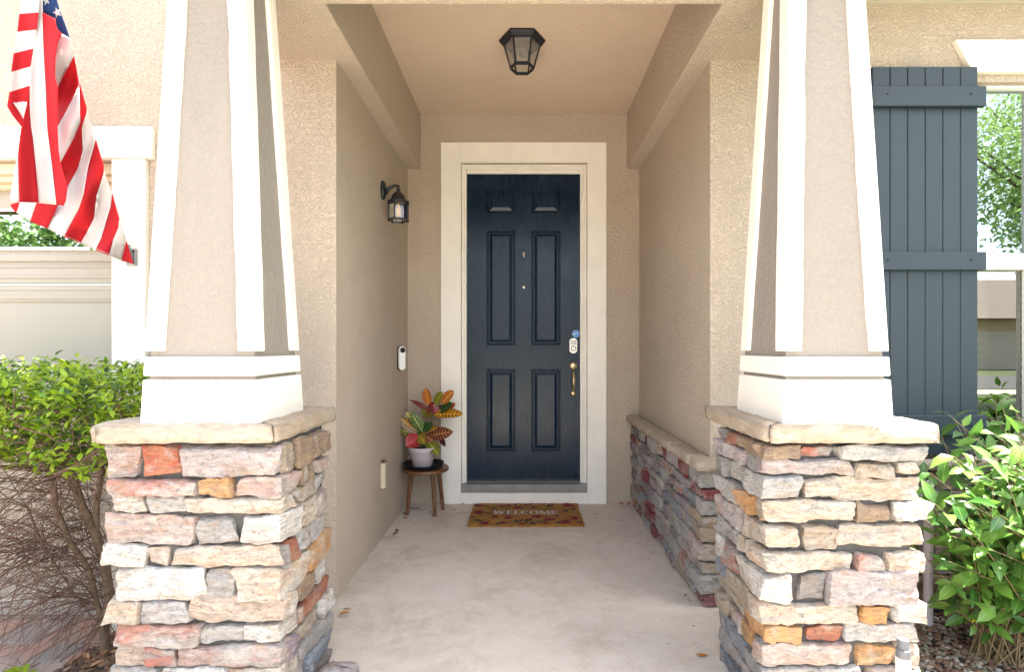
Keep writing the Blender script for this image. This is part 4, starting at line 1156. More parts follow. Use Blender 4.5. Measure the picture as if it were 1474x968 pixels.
crot = [((350,250),(318,66),95,(.50,.07,.015),(.80,.38,.05),-.03),((420,255),(490,108),95,GR,YE,-.05),((485,240),(618,92),100,(.55,.09,.02),(.80,.45,.10),-.02),((400,335),(138,168),46,DR,(.30,.04,.03),.02),
 ((465,330),(592,222),95,DG,(.05,.14,.03),-.06),((400,350),(712,332),108,(.34,.13,.015),(.85,.42,.04),-.07),((560,300),(632,225),66,CR,OR,.03),((410,340),(288,385),74,OL,(.20,.14,.03),-.03),
 ((430,345),(400,235),76,DR,CR,0.0),((440,345),(500,240),70,DR,(.28,.03,.04),.04),((395,350),(330,270),70,(.20,.05,.02),OR,.03),
 ((285,540),(175,340),105,DG,(.40,.50,.12),-.05),((240,545),(52,395),110,(.10,.05,.015),(.62,.34,.04),-.04),((210,575),(22,505),88,(.05,.07,.015),(.45,.38,.05),-.03),
 ((255,575),(112,690),140,CR,(.55,.05,.05),-.08),((280,550),(445,478),86,(.20,.10,.02),(.50,.30,.04),-.06),((345,580),(594,535),118,DR,PK,-.08),((335,635),(455,772),108,(.08,.11,.015),(.50,.48,.06),-.10),
 ((470,595),(526,692),46,(.05,.012,.03),DR,-.04),((245,565),(305,655),88,OL,YE,-.09),((290,530),(385,445),90,DG,(.06,.14,.04),-.02),((180,420),(112,325),72,(.25,.26,.03),YE,.0),
 ((300,560),(210,480),80,DG,GR,.04),((270,580),(340,660),80,DR,CR,.02),((240,600),(180,680),90,CR,PK,-.05),((390,600),(470,560),70,DR,PK,.03),
 ((410,330),(370,210),80,DR,CR,.05),((420,330),(540,290),80,(.14,.05,.015),YE,.03),((380,345),(270,300),70,GR,YE,.05),((270,545),(330,420),80,(.04,.08,.015),YE,.05),((260,560),(90,600),90,(.06,.07,.015),YE,.02),
 ((300,570),(420,640),90,(.10,.05,.015),OR,-.01),((230,560),(250,430),80,DG,YE,.06),((300,590),(250,690),80,DG,GR,-.02),((330,560),(480,500),90,(.05,.07,.015),(.5,.3,.05),.04)]
rc = random.Random(4)
for (b0, t0, wpx, c1, c2_, dy_) in crot:
    a = P(O8[0] + b0[0]*S8, O8[1] + b0[1]*S8, sy0 + .01)
    b = P(O8[0] + t0[0]*S8, O8[1] + t0[1]*S8, sy0 + dy_)
    L = (b - a).length
    vs, fs, uv = leaf_mesh(L, wpx * S8 * sy0 / F * 1.22, bend=rc.uniform(.02, .14), fold=.22)
    xax = (b - a).normalized(); view = Vector((0, -1, .55)).normalized()
    zax = (view - xax * view.dot(xax)).normalized(); zax = (Matrix.Rotation(rc.uniform(-.45, .45), 3, xax) @ zax)
    yax = zax.cross(xax)
    o = link('leaf', MB().add(vs, fs, uvs=uv).mesh('leaf', M['croton'], smooth=True, recalc=False), pt, color=tuple(v * .55 for v in c1), c2=tuple(v * .85 for v in c2_))
    o.matrix_basis = Matrix.Translation(a - pt.location) @ Matrix((xax, yax, zax)).transposed().to_4x4()
w = MB()
top = P(624, 598, sy0 + .01); low = P(606, 624, sy0)
w.tube([(potx, sy0, pz0 + .12), (potx + .004, sy0, pz0 + .2), low], .007, 8); w.tube([(potx + .02, sy0 + .01, pz0 + .12), (potx + .05, sy0 + .01, pz0 + .26), top], .007, 8)
link('stem', w.mesh('stem', M['bark'], smooth=True), pt)

# ------------------------------------------------------------------ door mat
mx0, mx1, my0, my1 = PX(673, 3.60), PX(841, 3.60), 3.60, 4.105
dm = thing('door_mat', ((mx0+mx1)/2, (my0+my1)/2, 0), 'orange brown coir mat with maple leaf print reading WELCOME at the door', 'door mat')
mb = MB(); nx_, ny_ = 40, 22; vs = []; rm = random.Random(8)
for j in range(ny_ + 1):
    for i in range(nx_ + 1):
        e = (i in (0, nx_)) or (j in (0, ny_))
        vs.append((mx0 + (mx1-mx0)*i/nx_ + (rm.uniform(-.006, .006) if e else 0), my0 + (my1-my0)*j/ny_ + (rm.uniform(-.006, .006) if e else 0), .014 + rm.uniform(-.001, .001)))
fs = [(j*(nx_+1)+i, j*(nx_+1)+i+1, (j+1)*(nx_+1)+i+1, (j+1)*(nx_+1)+i) for j in range(ny_) for i in range(nx_)]
rim = [i for i in range(nx_+1)] + [(j+1)*(nx_+1)-1 for j in range(1, ny_+1)] + [ny_*(nx_+1)+i for i in range(nx_-1, -1, -1)] + [j*(nx_+1) for j in range(ny_-1, 0, -1)]
n0 = len(vs); vs += [(vs[i][0], vs[i][1], .001) for i in rim]
fs += [(rim[k], n0 + k, n0 + (k+1) % len(rim), rim[(k+1) % len(rim)]) for k in range(len(rim))]
link('coir_pad', mb.add(vs, fs).mesh('coir_pad', M['coir']), dm)
def flat(mb, pts, z, mi=0):
    n = len(pts); mb.add([(p[0], p[1], z) for p in pts], [tuple(range(n))], mi)
def maple(mb, x, y, s, rot, z):
    shp = [(0,-1),(.12,-.35),(.55,-.6),(.5,-.25),(1,-.05),(.62,.15),(.75,.55),(.35,.4),(.22,.55),(0,1.05),(-.22,.55),(-.35,.4),(-.75,.55),(-.62,.15),(-1,-.05),(-.5,-.25),(-.55,-.6),(-.12,-.35)]
    pts = [(x + s*(a*cos(rot)-b*sin(rot)), y + s*(a*sin(rot)+b*cos(rot))) for a, b in shp]
    c0 = len(mb.v); mb.add([(x, y, z)] + [(p[0], p[1], z) for p in pts], [(0, k+1, (k+1) % 18 + 1) for k in range(18)], 0)
zp = .0165
w = MB()
def mp(u, v): return mx0 + (mx1-mx0)*u, my0 + (my1-my0)*v
for (u, v, s) in ((.90,.90,.050),(.07,.55,.052),(.93,.28,.042),(.84,.13,.048),(.60,.36,.042),(.34,.30,.038),(.14,.08,.040),(.58,.80,.026),(.34,.86,.030),(.27,.86,.022),(.50,.9,.02),(.46,.06,.022),(.68,.08,.022),(.2,.62,.018),(.86,.6,.02),(.78,.38,.02),(.3,.1,.03),(.97,.1,.02),(.03,.9,.02),(.42,.78,.036),(.74,.92,.03),(.22,.36,.03),(.7,.22,.036),(.06,.86,.034),(.52,.22,.026)):
    x_, y_ = mp(u, v); s *= 1.25; maple(w, x_, y_, s, rm.uniform(0, 6.3), zp)
for _ in range(22):
    u, v = rm.uniform(.03, .97), rm.uniform(.05, .95)
    if .2 < u < .82 and .38 < v < .68: continue
    x_, y_ = mp(u, v); maple(w, x_, y_, rm.uniform(.010, .022), rm.uniform(0, 6.3), zp + .0001)
link('printed_leaf', w.mesh('printed_leaf', M['p_red'], recalc=False), dm, kind='stuff')
w = MB()
for (u, v) in ((.16,.5),(.2,.78),(.42,.14),(.46,.2),(.5,.1),(.53,.18),(.46,.74),(.74,.86),(.72,.82),(.88,.62),(.06,.2),(.1,.17),(.26,.05),(.62,.12),(.66,.16),(.78,.1),(.56,.06),(.4,.9),(.12,.85),(.02,.35),(.95,.7),(.32,.55)):
    x_, y_ = mp(u, v); a = rm.uniform(0, 3.1); l = rm.uniform(.020, .034)
    flat(w, [(x_ + l*cos(t)*cos(a) - l*.45*sin(t)*sin(a), y_ + l*cos(t)*sin(a) + l*.45*sin(t)*cos(a)) for t in [k*pi/4 for k in range(8)]], zp + .0004)
for (u0, v0, u1, v1) in ((.02,.3,.22,.5),(.2,.9,.34,.7),(.5,.95,.62,.74),(.62,.74,.78,.66),(.8,.9,.95,.62),(.55,.34,.56,.02),(.3,.06,.46,.16),(.68,.3,.8,.34),(.82,.1,.9,.4),(.1,.84,.26,.62),(.64,.9,.8,.8)):
    a, b = mp(u0, v0), mp(u1, v1); d = Vector((b[0]-a[0], b[1]-a[1])).normalized() * .003
    flat(w, [(a[0]-d.y, a[1]+d.x), (a[0]+d.y, a[1]-d.x), (b[0]+d.y, b[1]-d.x), (b[0]-d.y, b[1]+d.x)], zp + .0002)
link('printed_sprig', w.mesh('printed_sprig', M['p_green'], recalc=False), dm, kind='stuff')
# WELCOME in serif capitals
w = MB(); H = .084; yb0 = my0 + .226; pen = PX(711, 3.83); lw = .020; tw = .0095; z_ = zp + .0012
def ln(x0_, y0_, x1_, y1_, t):
    x0_ *= .86; x1_ *= .86; t *= .9
    a = Vector((pen + x0_, yb0 + y0_ * H)); b = Vector((pen + x1_, yb0 + y1_ * H)); d = b - a
    nn = Vector((-d.y, d.x)).normalized() * t / 2
    flat(w, [a - nn, b - nn, b + nn, a + nn], z_)
def serif(x_, y_, l=.026): ln(x_ - l/2, y_, x_ + l/2, y_, .007)
def arcs(cx_, rx, ry, a0, a1, n=22):
    for k in range(n):
        t0 = a0 + (a1-a0)*k/n; t1 = a0 + (a1-a0)*(k+1)/n
        th0 = tw + (lw - tw) * abs(cos(t0)); th1 = tw + (lw - tw) * abs(cos(t1))
        def pt_(t, off): return (pen + (cx_ + (rx + off) * cos(t)) * .86, yb0 + H/2 + (ry + off * .8) * sin(t))
        flat(w, [pt_(t0, -th0/2), pt_(t0, th0/2), pt_(t1, th1/2), pt_(t1, -th1/2)], z_)
def E():
    global pen
    ln(.012, 0, .012, 1, lw); ln(.0, .035, .05, .035, .007); ln(.0, .965, .05, .965, .007); ln(.012, .5, .04, .5, .007)
    ln(.050, .0, .050, .24, .006); ln(.048, 1, .048, .78, .006); ln(.040, .38, .040, .62, .005); pen += .066 * .86
for t_ in ((0, 1, .020, 0, lw), (.020, 0, .042, 1, tw), (.042, 1, .064, 0, lw), (.064, 0, .084, 1, tw)): ln(*t_)
serif(0, .97); serif(.084, .97, .022); serif(.042, .97, .02); pen += .104 * .86
E()
ln(.012, 0, .012, 1, lw); ln(0, .035, .048, .035, .007); ln(.048, 0, .048, .28, .006); serif(.012, .97); pen += .062 * .86
arcs(.032, .028, H/2 - .004, pi*.28, pi*1.72); ln(.054, .95, .054, .68, .006); pen += .070 * .86
arcs(.036, .030, H/2 - .004, 0, 2*pi); pen += .082 * .86
for t_ in ((.008, 0, .012, 1, tw), (.012, 1, .044, 0, lw), (.044, 0, .074, 1, tw), (.076, 1, .080, 0, lw)): ln(*t_)
serif(.008, .03, .022); serif(.080, .03, .026); serif(.010, .97, .02); serif(.080, .97, .02); pen += .100 * .86
E()
link('lettering', w.mesh('lettering', M['p_white'], recalc=False), dm)

# ------------------------------------------------------------------ dry leaves on the porch floor
rl = random.Random(77)
def dry_leaf(loc, size, mat, label=None, group=None, curl=.5):
    vs, fs, uv = leaf_mesh(size, size * rl.uniform(.3, .55), bend=rl.uniform(-.3, .3), fold=curl, nu=5)
    mb = MB().add(vs, fs, uvs=uv); me = mb.mesh('fallen_leaf', mat, smooth=True, recalc=False)
    o = link('fallen_leaf', me, loc=loc); o.rotation_euler = (rl.uniform(-.2, .2), rl.uniform(-.2, .1), rl.uniform(0, 6.28))
    o['label'] = label; o['category'] = 'leaf'
    if group: o['group'] = group
    return o
for (px_, py_, s) in ((597,735,.05),(589,741,.06),(580,748,.05),(572,768,.045),(566,772,.05),(574,764,.03),(625,741,.05),(621,739,.04),(608,736,.03),(648,734,.025),(656,736,.03),(590,733,.04),(664,728,.03),(600,756,.02)):
    Y_ = CZ * F / (py_ - VY); p = P(px_, py_, Y_); p.z = .006
    dry_leaf(p, s, M['dead'], 'small dark dry leaf scrap on the porch floor by the stool', 'dry leaf scraps on the porch floor by the stool')
for (px_, py_, s) in ((858,742,.035),(893,751,.025),(931,782,.02),(940,800,.02),(985,860,.02),(996,868,.02),(936,806,.018),(1000,905,.02),(960,930,.014),(600,820,.012)):
    Y_ = CZ * F / (py_ - VY); p = P(px_, py_, Y_); p.z = .005
    dry_leaf(p, s, M['dead'], 'tiny dark leaf speck on the open porch floor right of the mat', 'leaf specks on the open porch floor') if px_ > 840 else None
p = P(1020, 946, CZ * F / 446); p.z = .006
dry_leaf(p, .055, M['dead_o'], 'orange dry leaf on the floor at the foot of the right pillar', None, .2)
cluster = [(904,722,.075),(910,719,.07),(898,724,.05),(914,722,.06)]
lb = ['tallest curled brown dry leaf of the pile in the right back corner', 'curled brown dry leaf against the back wall, in the right corner pile', 'small flat brown dry leaf left of the right corner pile', 'brown dry leaf touching the stone wainscot in the right corner pile']
for (px_, py_, s), l_ in zip(cluster, lb):
    Y_ = 4.0; p = P(px_, py_, Y_); p.z = rl.uniform(.015, .035); o = dry_leaf(p, s, M['deadleaf2'] if s > .06 else M['dead_o'], l_, 'dry leaves piled in the right back corner', .9); o.rotation_euler = (rl.uniform(-.9, .9), rl.uniform(-.9, -.2), rl.uniform(0, 6.28))
for (px_, py_, s, mt) in ((493,874,.06,'deadleaf2'),(487,882,.05,'dead_o')):
    Y_ = CZ * F / (py_ - VY + 8); p = P(px_, py_, Y_); p.z = .012
    dry_leaf(p, s, M[mt], 'curled tan dry leaf by the left wall corner behind the pillar' if mt == 'deadleaf2' else 'small orange dry leaf by the left wall corner behind the pillar')

# rock at the foot of the left pillar
vs, fs = stone_mesh(-.735, -.60, 1.80, 1.95, -.005, .092, 55, rnd=.05, amp=.008, warp=.06)
link('rock', MB().add(vs, fs).mesh('rock', M['stone'], recalc=False, smooth=True), color=(.38, .345, .34), c2=(.45, .42, .40), label='rounded grey rock on the floor at the foot of the left pillar', cat='rock')

# ------------------------------------------------------------------ pipes at the right pillar
cy_ = 2.40
pp = thing('conduit_pipe', (PX(1336, cy_), cy_, -.05), 'lavender grey plastic conduit pipe standing beside the right stone pillar', 'pipe')
w = MB().tube([(PX(1336, cy_), cy_, -.12), (PX(1336, cy_), cy_, .62)], .0185, 14); link('tube', w.mesh('tube', M['pvc'], sharp=50), pp)
w = MB().box(PX(1336, cy_) - .028, PX(1336, cy_) + .028, cy_ + .012, cy_ + .09, .40, .43); link('strap', w.mesh('strap', M['galv']), pp)
sy_ = 1.52; sx_ = PX(1300, sy_); zt_ = PZ(921, sy_)
sp = thing('irrigation_riser', (sx_, sy_, GZ), 'white pipe with grey threaded top in front of the right pillar', 'pipe')
w = MB().tube([(sx_, sy_, GZ - .02), (sx_, sy_, zt_ - .052)], .0185, 16); link('tube', w.mesh('tube', M['plastic_white'], sharp=50), sp)
w = MB().lathe([(.0185, -.052), (.0185, -.028), (.015, -.026), (.016, -.022), (.0145, -.018), (.016, -.014), (.0145, -.010), (.0155, -.006), (.0145, 0)], 16, M=Matrix.Translation((sx_, sy_, zt_))); link('threaded_cap', w.mesh('threaded_cap', M['dgrey_plastic'], sharp=40), sp)

# ------------------------------------------------------------------ flag
def z1p(p): return (p[0] * .2067, p[1] * .2067)
def z2p(p): return (p[0] * .2273, 180 + p[1] * .2273)
def resample(pl, n):
    pl = [Vector(p) for p in pl]
    d = [0]
    for a, b in zip(pl, pl[1:]): d.append(d[-1] + (b - a).length)
    out = []
    for k in range(n + 1):
        t = d[-1] * k / n; i = 0
        while i < len(d) - 2 and d[i+1] < t: i += 1
        f = (t - d[i]) / max(1e-6, d[i+1] - d[i]); out.append(pl[i].lerp(pl[i+1], f))
    return out
fl = MB()
def fdepth(x, y, layer):
    Y_ = 2.17 + .30 * y / 380
    Y_ += {'A': -.03, 'B': -.055, 'C': .0, 'D': .006}[layer]
    if layer == 'C': Y_ += .034 * sin((x + y * .55) * .085) + .016 * sin(x * .11 - y * .03)
    elif layer == 'B': Y_ += .034 * cos((x - 58) * .085) - .0002 * y + .005 * sin(y * .03)
    elif layer == 'A': Y_ += .020 * cos((x - 35) * .11) + .004 * sin(y * .05)
    return Y_
def strip(left, right, layer, mi, n=18, c=4):
    L_, R_ = resample(left, n), resample(right, n)
    vs = []
    for i in range(n + 1):
        for k in range(c + 1):
            q_ = L_[i].lerp(R_[i], k / c)
            vs.append(P(q_.x, q_.y, fdepth(q_.x, q_.y, layer)))
    fs = [(i*(c+1)+k, i*(c+1)+k+1, (i+1)*(c+1)+k+1, (i+1)*(c+1)+k) for i in range(n) for k in range(c)]
    fl.add(vs, fs, mi)
A_l = [z1p(p) for p in ((165,-260),(155,0),(135,95),(120,220),(95,370),(78,500),(65,640),(50,740))]
A_r = [z1p(p) for p in ((285,-260),(275,0),(268,85),(255,205),(240,335),(220,460),(210,595),(190,705))]
for k in range(7): strip([A_l[k], A_l[k+1]], [A_r[k], A_r[k+1]], 'A', 1 if k in (0, 1, 3, 5) else 0, 8, 6)
strip([z1p(p) for p in ((50,740),(85,800),(150,882))], [z1p(p) for p in ((90,714),(130,770),(168,835))], 'A', 0, 8, 3)
strip([z1p(p) for p in ((90,714),(130,770),(165,832))], [z1p(p) for p in ((172,704),(186,740),(180,800))], 'A', 1, 6, 3)
# central hanging fold
strip([z2p(p) for p in ((126,60),(108,200),(85,330),(58,485))], [z2p(p) for p in ((128,60),(114,200),(118,360),(122,490))], 'B', 1, 14, 3)
W_l = [z1p(p) for p in ((264,-100),(264,85),(240,300),(212,480),(205,640),(215,860),(230,968))] + [z2p((240,400)), z2p((246,494))]
W_r = [z1p(p) for p in ((295,-100),(296,85),(302,300),(320,640),(330,900))] + [z2p((330,260)), z2p((350,440)), z2p((358,506))]
strip([z1p(p) for p in ((204,600),(185,740),(150,880),(136,968))] + [z2p((113,200)), z2p((118,400)), z2p((122,488))], [z1p(p) for p in ((206,600),(206,740),(215,880),(230,968))] + [z2p((225,250)), z2p((240,400)), z2p((246,492))], 'B', 0, 24, 5)
strip(W_l, W_r, 'B', 1, 30, 5)
strip(W_r[1:], [z1p(p) for p in ((385,130),(390,195),(435,235),(400,305),(385,400),(383,540),(402,600),(400,880))] + [z2p((370,150)), z2p((382,240)), z2p((425,400)), z2p((420,470)), z2p((403,511))], 'B', 0, 34, 6)
# blue canton
strip([z1p(p) for p in ((275,-240),(270,0),(266,84))], [z1p(p) for p in ((300,-240),(300,0),(300,86))], 'D', 2, 6, 2)
strip([z1p(p) for p in ((290,-240),(290,0),(296,85))], [z1p(p) for p in ((330,-240),(388,0),(388,130))], 'D', 2, 8, 4)
strip([z1p(p) for p in ((325,-240),(385,0),(386,130),(392,196),(437,238))], [z1p(p) for p in ((330,-240),(396,0),(420,80),(455,170),(487,268))], 'D', 2, 16, 4)
# back panels, diagonal stripes
strip([z1p(p) for p in ((435,234),(395,310),(380,400),(380,520),(398,602))], [z1p(p) for p in ((486,264),(500,320),(515,388),(460,490),(402,602))], 'C', 1, 16, 4)
strip([z1p(p) for p in ((402,602),(396,740),(394,890))], [z1p(p) for p in ((516,388),(552,582),(546,612))][:2] + [z1p((470,760)), z1p((400,884))], 'C', 0, 18, 6)
strip([z1p(p) for p in ((402,880),(395,968))] + [z2p((365,180)), z2p((380,242))], [z1p(p) for p in ((550,608),(556,760),(560,850),(510,968))] + [z2p((384,236))], 'C', 1, 22, 6)
strip([z1p(p) for p in ((553,580),(556,700),(560,850),(510,968))] + [z2p((440,130)), z2p((382,240)), z2p((390,400)), z2p((396,508))], [z1p(p) for p in ((556,580),(608,770),(570,880),(573,968))] + [z2p((524,170)), z2p((490,280)), z2p((430,392)), z2p((420,470)), z2p((403,511))], 'C', 0, 30, 6)
c3l = [z1p((608,768)), z1p((572,880)), z2p((523,60)), z2p((525,180)), z2p((490,280)), z2p((430,390)), z2p((420,470)), z2p((364,510)), z2p((330,600)), z2p((300,656))]
c3r = [z1p((609,768)), z1p((660,950)), z2p((608,90)), z2p((560,260)), z2p((530,440)), z2p((500,530)), z2p((440,640)), z2p((405,708))]
c4r = [z2p((608,90)), z2p((658,260)), z2p((655,310)), z2p((610,450)), z2p((595,590)), z2p((555,670)), z2p((510,750))]
c5r = [z2p((658,290)), z2p((710,432)), z2p((700,520)), z2p((670,620)), z2p((640,720)), z2p((605,792))]
c6r = [z2p((711,432)), z2p((755,590)), z2p((750,650)), z2p((720,720)), z2p((690,826))]
c7r = [z2p((755,598)), z2p((800,730)), z2p((770,860))]
strip(c3l, c3r, 'C', 1, 34, 5)
strip([z2p((608,90)), z2p((560,260)), z2p((530,440)), z2p((500,530)), z2p((440,640)), z2p((405,708))], c4r, 'C', 0, 28, 5)
strip([z2p((657,300)), z2p((610,450)), z2p((595,590)), z2p((555,670)), z2p((510,750))], c5r, 'C', 1, 24, 4)
strip([z2p((710,432)), z2p((700,520)), z2p((670,620)), z2p((640,720)), z2p((605,792))], c6r, 'C', 0, 20, 4)
strip([z2p((755,596)), z2p((750,650)), z2p((720,720)), z2p((690,826))], c7r, 'C', 1, 14, 4)
strip([z2p((800,730)), z2p((770,860))], [z2p((801,730)), z2p((845,880))], 'C', 0, 8, 3)
strip([z2p((66,503)), z2p((80,535)), z2p((104,556))], [z2p((126,486)), z2p((118,520)), z2p((106,556))], 'D', 0, 6, 3)
strip([z2p((126,482)), z2p((106,556))], [z2p((238,485)), z2p((190,612))], 'D', 1, 8, 4)
strip([z2p((236,480)), z2p((190,612))], [z2p((380,485)), z2p((300,656))], 'D', 0, 8, 5)
me = fl.mesh('flag', [M['fl_red'], M['fl_white'], M['fl_blue']], smooth=True, recalc=False)
bm = bmesh.new(); bm.from_mesh(me); bmesh.ops.remove_doubles(bm, verts=bm.verts, dist=.0012); bm.to_mesh(me); bm.free()
flag = thing('flag', P(110, 200, 2.3), 'red, white and blue striped flag hanging in folds by the garage', 'flag')
fo = link('fabric', me, flag)
sm = fo.modifiers.new('thickness', 'SOLIDIFY'); sm.thickness = .0012; sm.offset = 0
def star(cx_, cy_, s, rot, squash):
    pts = [(cx_, cy_)]
    for k in range(10):
        r_ = s if k % 2 == 0 else s * .42; a = rot + k * pi / 5
        pts.append((cx_ + r_ * sin(a) * squash, cy_ - r_ * cos(a)))
    w = MB().add([P(x_, y_, fdepth(x_, y_, 'D') - .004) for x_, y_ in pts], [(0, k + 1, (k + 1) % 10 + 1) for k in range(10)])
    link('star', w.mesh('star', M['fl_white'], recalc=False), flag)
star(398*.2067, 85*.2067, 8.5, -.35, .75); star(322*.2067, 0, 8, -.3, .75); star(345*.2067, -16, 7.5, -.3, .7); star(305*.2067, -24, 7, -.2, .7)
w = MB()   # hem stitching
for a, b in ((z2p((104,548)), z2p((300,648))), (z2p((300,648)), z2p((405,698))), (z2p((405,698)), z2p((690,818))), (z2p((690,818)), z2p((770,852)))):
    n = 8; w.tube([P(a[0] + (b[0]-a[0])*k/n, a[1] + (b[1]-a[1])*k/n, fdepth(a[0] + (b[0]-a[0])*k/n, a[1] + (b[1]-a[1])*k/n, 'C') - .003) for k in range(n+1)], .0008, 4)
link('hem_stitch', w.mesh('hem_stitch', M['pvc']), flag)
bk = P(190, 371, WY - .035)
fp = thing('flagpole', bk, 'wall mounted flagpole in a grey metal bracket on the white garage jamb', 'flagpole')
w = MB().box(bk.x - .022, bk.x + .026, WY - .048, WY - .030, bk.z - .042, bk.z + .042); link('bracket_plate', w.mesh('bracket_plate', M['galv'], bevel=.006), fp)
a_ = Vector((bk.x - .002, WY - .045, bk.z - .01)); b_ = P(66, -70, 2.20)
d_ = (b_ - a_).normalized()
w = MB().tube([a_, a_ + d_ * .07], .016, 12); link('socket', w.mesh('socket', M['galv'], sharp=50), fp)
w = MB().tube([a_ + d_ * .02 + Vector((-.030, .012, 0)), b_ + Vector((-.075, .04, 0)), b_ + Vector((-.075, .04, 0)) + d_ * .35], .010, 12); link('pole', w.mesh('pole', M['pole'], sharp=50), fp)
w = MB()
for zz in (.028, -.028): w.lathe([(.005, 0), (.004, .002)], 10, M=Mloc(bk.x + .018, WY - .048, bk.z + zz, pi/2))
link('screw', w.mesh('screw', M['screw']), fp)

# ------------------------------------------------------------------ vegetation helpers
def orient(x, n):
    x = x.normalized(); n = (n - x * n.dot(x))
    n = n.normalized() if n.length > 1e-5 else x.orthogonal().normalized()
    return Matrix((x, n.cross(x), n)).transposed().to_4x4()
def small_leaf(l, wd, fold=.25, bend=.25):
    """cheap leaf, 8 triangles"""
    vs = [(0,0,0),(l*.33,-wd*.46,fold*wd*.4),(l*.33,0,0),(l*.33,wd*.46,fold*wd*.4),(l*.7,-wd*.36,fold*wd*.3-bend*l*.3),(l*.7,0,-bend*l*.35),(l*.7,wd*.36,fold*wd*.3-bend*l*.3),(l,0,-bend*l)]
    fs = [(0,1,2),(0,2,3),(1,4,5,2),(2,5,6,3),(4,7,5),(5,7,6)]
    uv = [(0,0),(.33,-1),(.33,0),(.33,1),(.7,-1),(.7,0),(.7,1),(1,0)]
    return vs, fs, uv

# ---- left hedge shrub
rh = random.Random(2)
lb_ = Vector((PX(152, 2.36), 2.36, GZ))
ls = thing('hedge_shrub', lb_, 'leggy shrub with yellow green top and bare brown twigs left of the pillar', 'shrub')
nodes = [(lb_ + Vector((.0, 0, 0)), None)]
def addpath(i0, pts):
    idx = i0
    for p in pts: nodes.append((Vector(p), idx)); idx = len(nodes) - 1
    return idx
t1 = addpath(0, [P(150, 905, 2.36), P(140, 870, 2.35), P(128, 820, 2.34)])
n_a = addpath(1, [P(158, 860, 2.37), P(150, 810, 2.37), P(138, 770, 2.36), P(140, 720, 2.35), P(148, 680, 2.33), P(146, 640, 2.32)])
n_b = addpath(n_a - 3, [P(118, 730, 2.32), P(105, 690, 2.30), P(92, 640, 2.28)])
n_c = addpath(2, [P(110, 860, 2.33), P(85, 820, 2.30), P(60, 780, 2.28), P(40, 730, 2.25)])
n_d = addpath(n_a - 3, [P(90, 790, 2.30), P(50, 790, 2.26), P(10, 770, 2.22)])
n_e = addpath(t1, [P(100, 780, 2.28), P(80, 730, 2.26), P(75, 680, 2.25)])
tips0 = len(nodes)
tips = []
for k in range(260):
    X_ = rh.uniform(-2.95, -1.46); Y_ = rh.uniform(1.98, 2.50)
    top_ = 1.10 + .05 * sin(X_ * 5 + 1) + (.03 if X_ > -2.1 else -.02)
    tips.append(Vector((X_, Y_, rh.uniform(.72 + .07 * sin(X_ * 7), top_ - .02))))
tips.sort(key=lambda t: (t - nodes[n_a][0]).length)
tip_idx = []
for t in tips:
    best, bi = 1e9, 0
    for i, (p, par) in enumerate(nodes):
        if p.z > t.z + .05: continue
        d = (p - t).length + (0.25 if p.z > t.z - .02 else 0)
        if d < best: best, bi = d, i
    p0 = nodes[bi][0]; n = max(2, int(best / .09)); mids = []
    for k in range(1, n + 1):
        f = k / n; q_ = p0.lerp(t, f) + Vector((0, 0, -.05 * sin(pi * f) * best)) + (noise.noise_vector(t * 3 + Vector((k, 0, 0))) * .022 if k < n else Vector())
        mids.append(q_)
    tip_idx.append(addpath(bi, mids))
load = [0.0] * len(nodes)
for i in tip_idx: load[i] += 1
for i in range(len(nodes) - 1, 0, -1): load[nodes[i][1]] += max(load[i], .3)
stem_mb, tw_mb = MB(), MB()
def rad_(i): return min(.019, .0015 * max(1.0, load[i]) ** .48)
for i in range(1, len(nodes)):
    p, par = nodes[i]; a = nodes[par][0]
    r0_, r1_ = rad_(par), rad_(i)
    r0_ = min(r0_, r1_ * 1.5)
    (stem_mb if r1_ > .005 else tw_mb).tube([a, p], [r0_, r1_], 8 if r1_ > .005 else 4, caps=False)
link('stem', stem_mb.mesh('stem', M['bark'], smooth=True, recalc=False), ls)
limb_nodes = list(range(3, tips0))
for k in range(640):
    i = rh.choice(limb_nodes) if k % 3 else rh.randrange(4, len(nodes))
    p = nodes[i][0].lerp(nodes[nodes[i][1]][0], rh.random())
    if p.z < -.05 or p.z > .98: continue
    d = Vector((rh.gauss(-.55, .8), rh.gauss(-.25, .5), rh.gauss(.0, .5))).normalized()
    l = rh.uniform(.14, .62); pts = [p]
    rr0 = rh.choice((.0012, .0016, .0022, .0032))
    for s_ in range(5):
        d = (d + noise.noise_vector(p * 7 + Vector((s_, k, 0))) * .35 + Vector((0, 0, -.05))).normalized()
        nx2 = pts[-1] + d * l / 5
        if nx2.z > 1.0: nx2.z = 1.0 - rh.uniform(0, .03)
        if nx2.x > -1.42: nx2.x = -1.42
        if nx2.y > 2.50: nx2.y = 2.50
        pts.append(nx2)
    tw_mb.tube(pts, [rr0 * (1 - .13 * s_) for s_ in range(6)], 3, caps=False)
    for _f in range(rh.choice((0, 1, 2, 3))):
        m_ = pts[rh.randrange(1, 5)]; d2 = (d + Vector((rh.gauss(0, .8), rh.gauss(0, .6), rh.gauss(0, .7)))).normalized()
        tw_mb.tube([m_, m_ + d2 * l * .2, m_ + d2 * l * .42 + Vector((0, 0, -.01))], [.0013, .0011, .0008], 3, caps=False)
link('twig', tw_mb.mesh('twig', M['twig'], smooth=True, recalc=False), ls, kind='stuff')
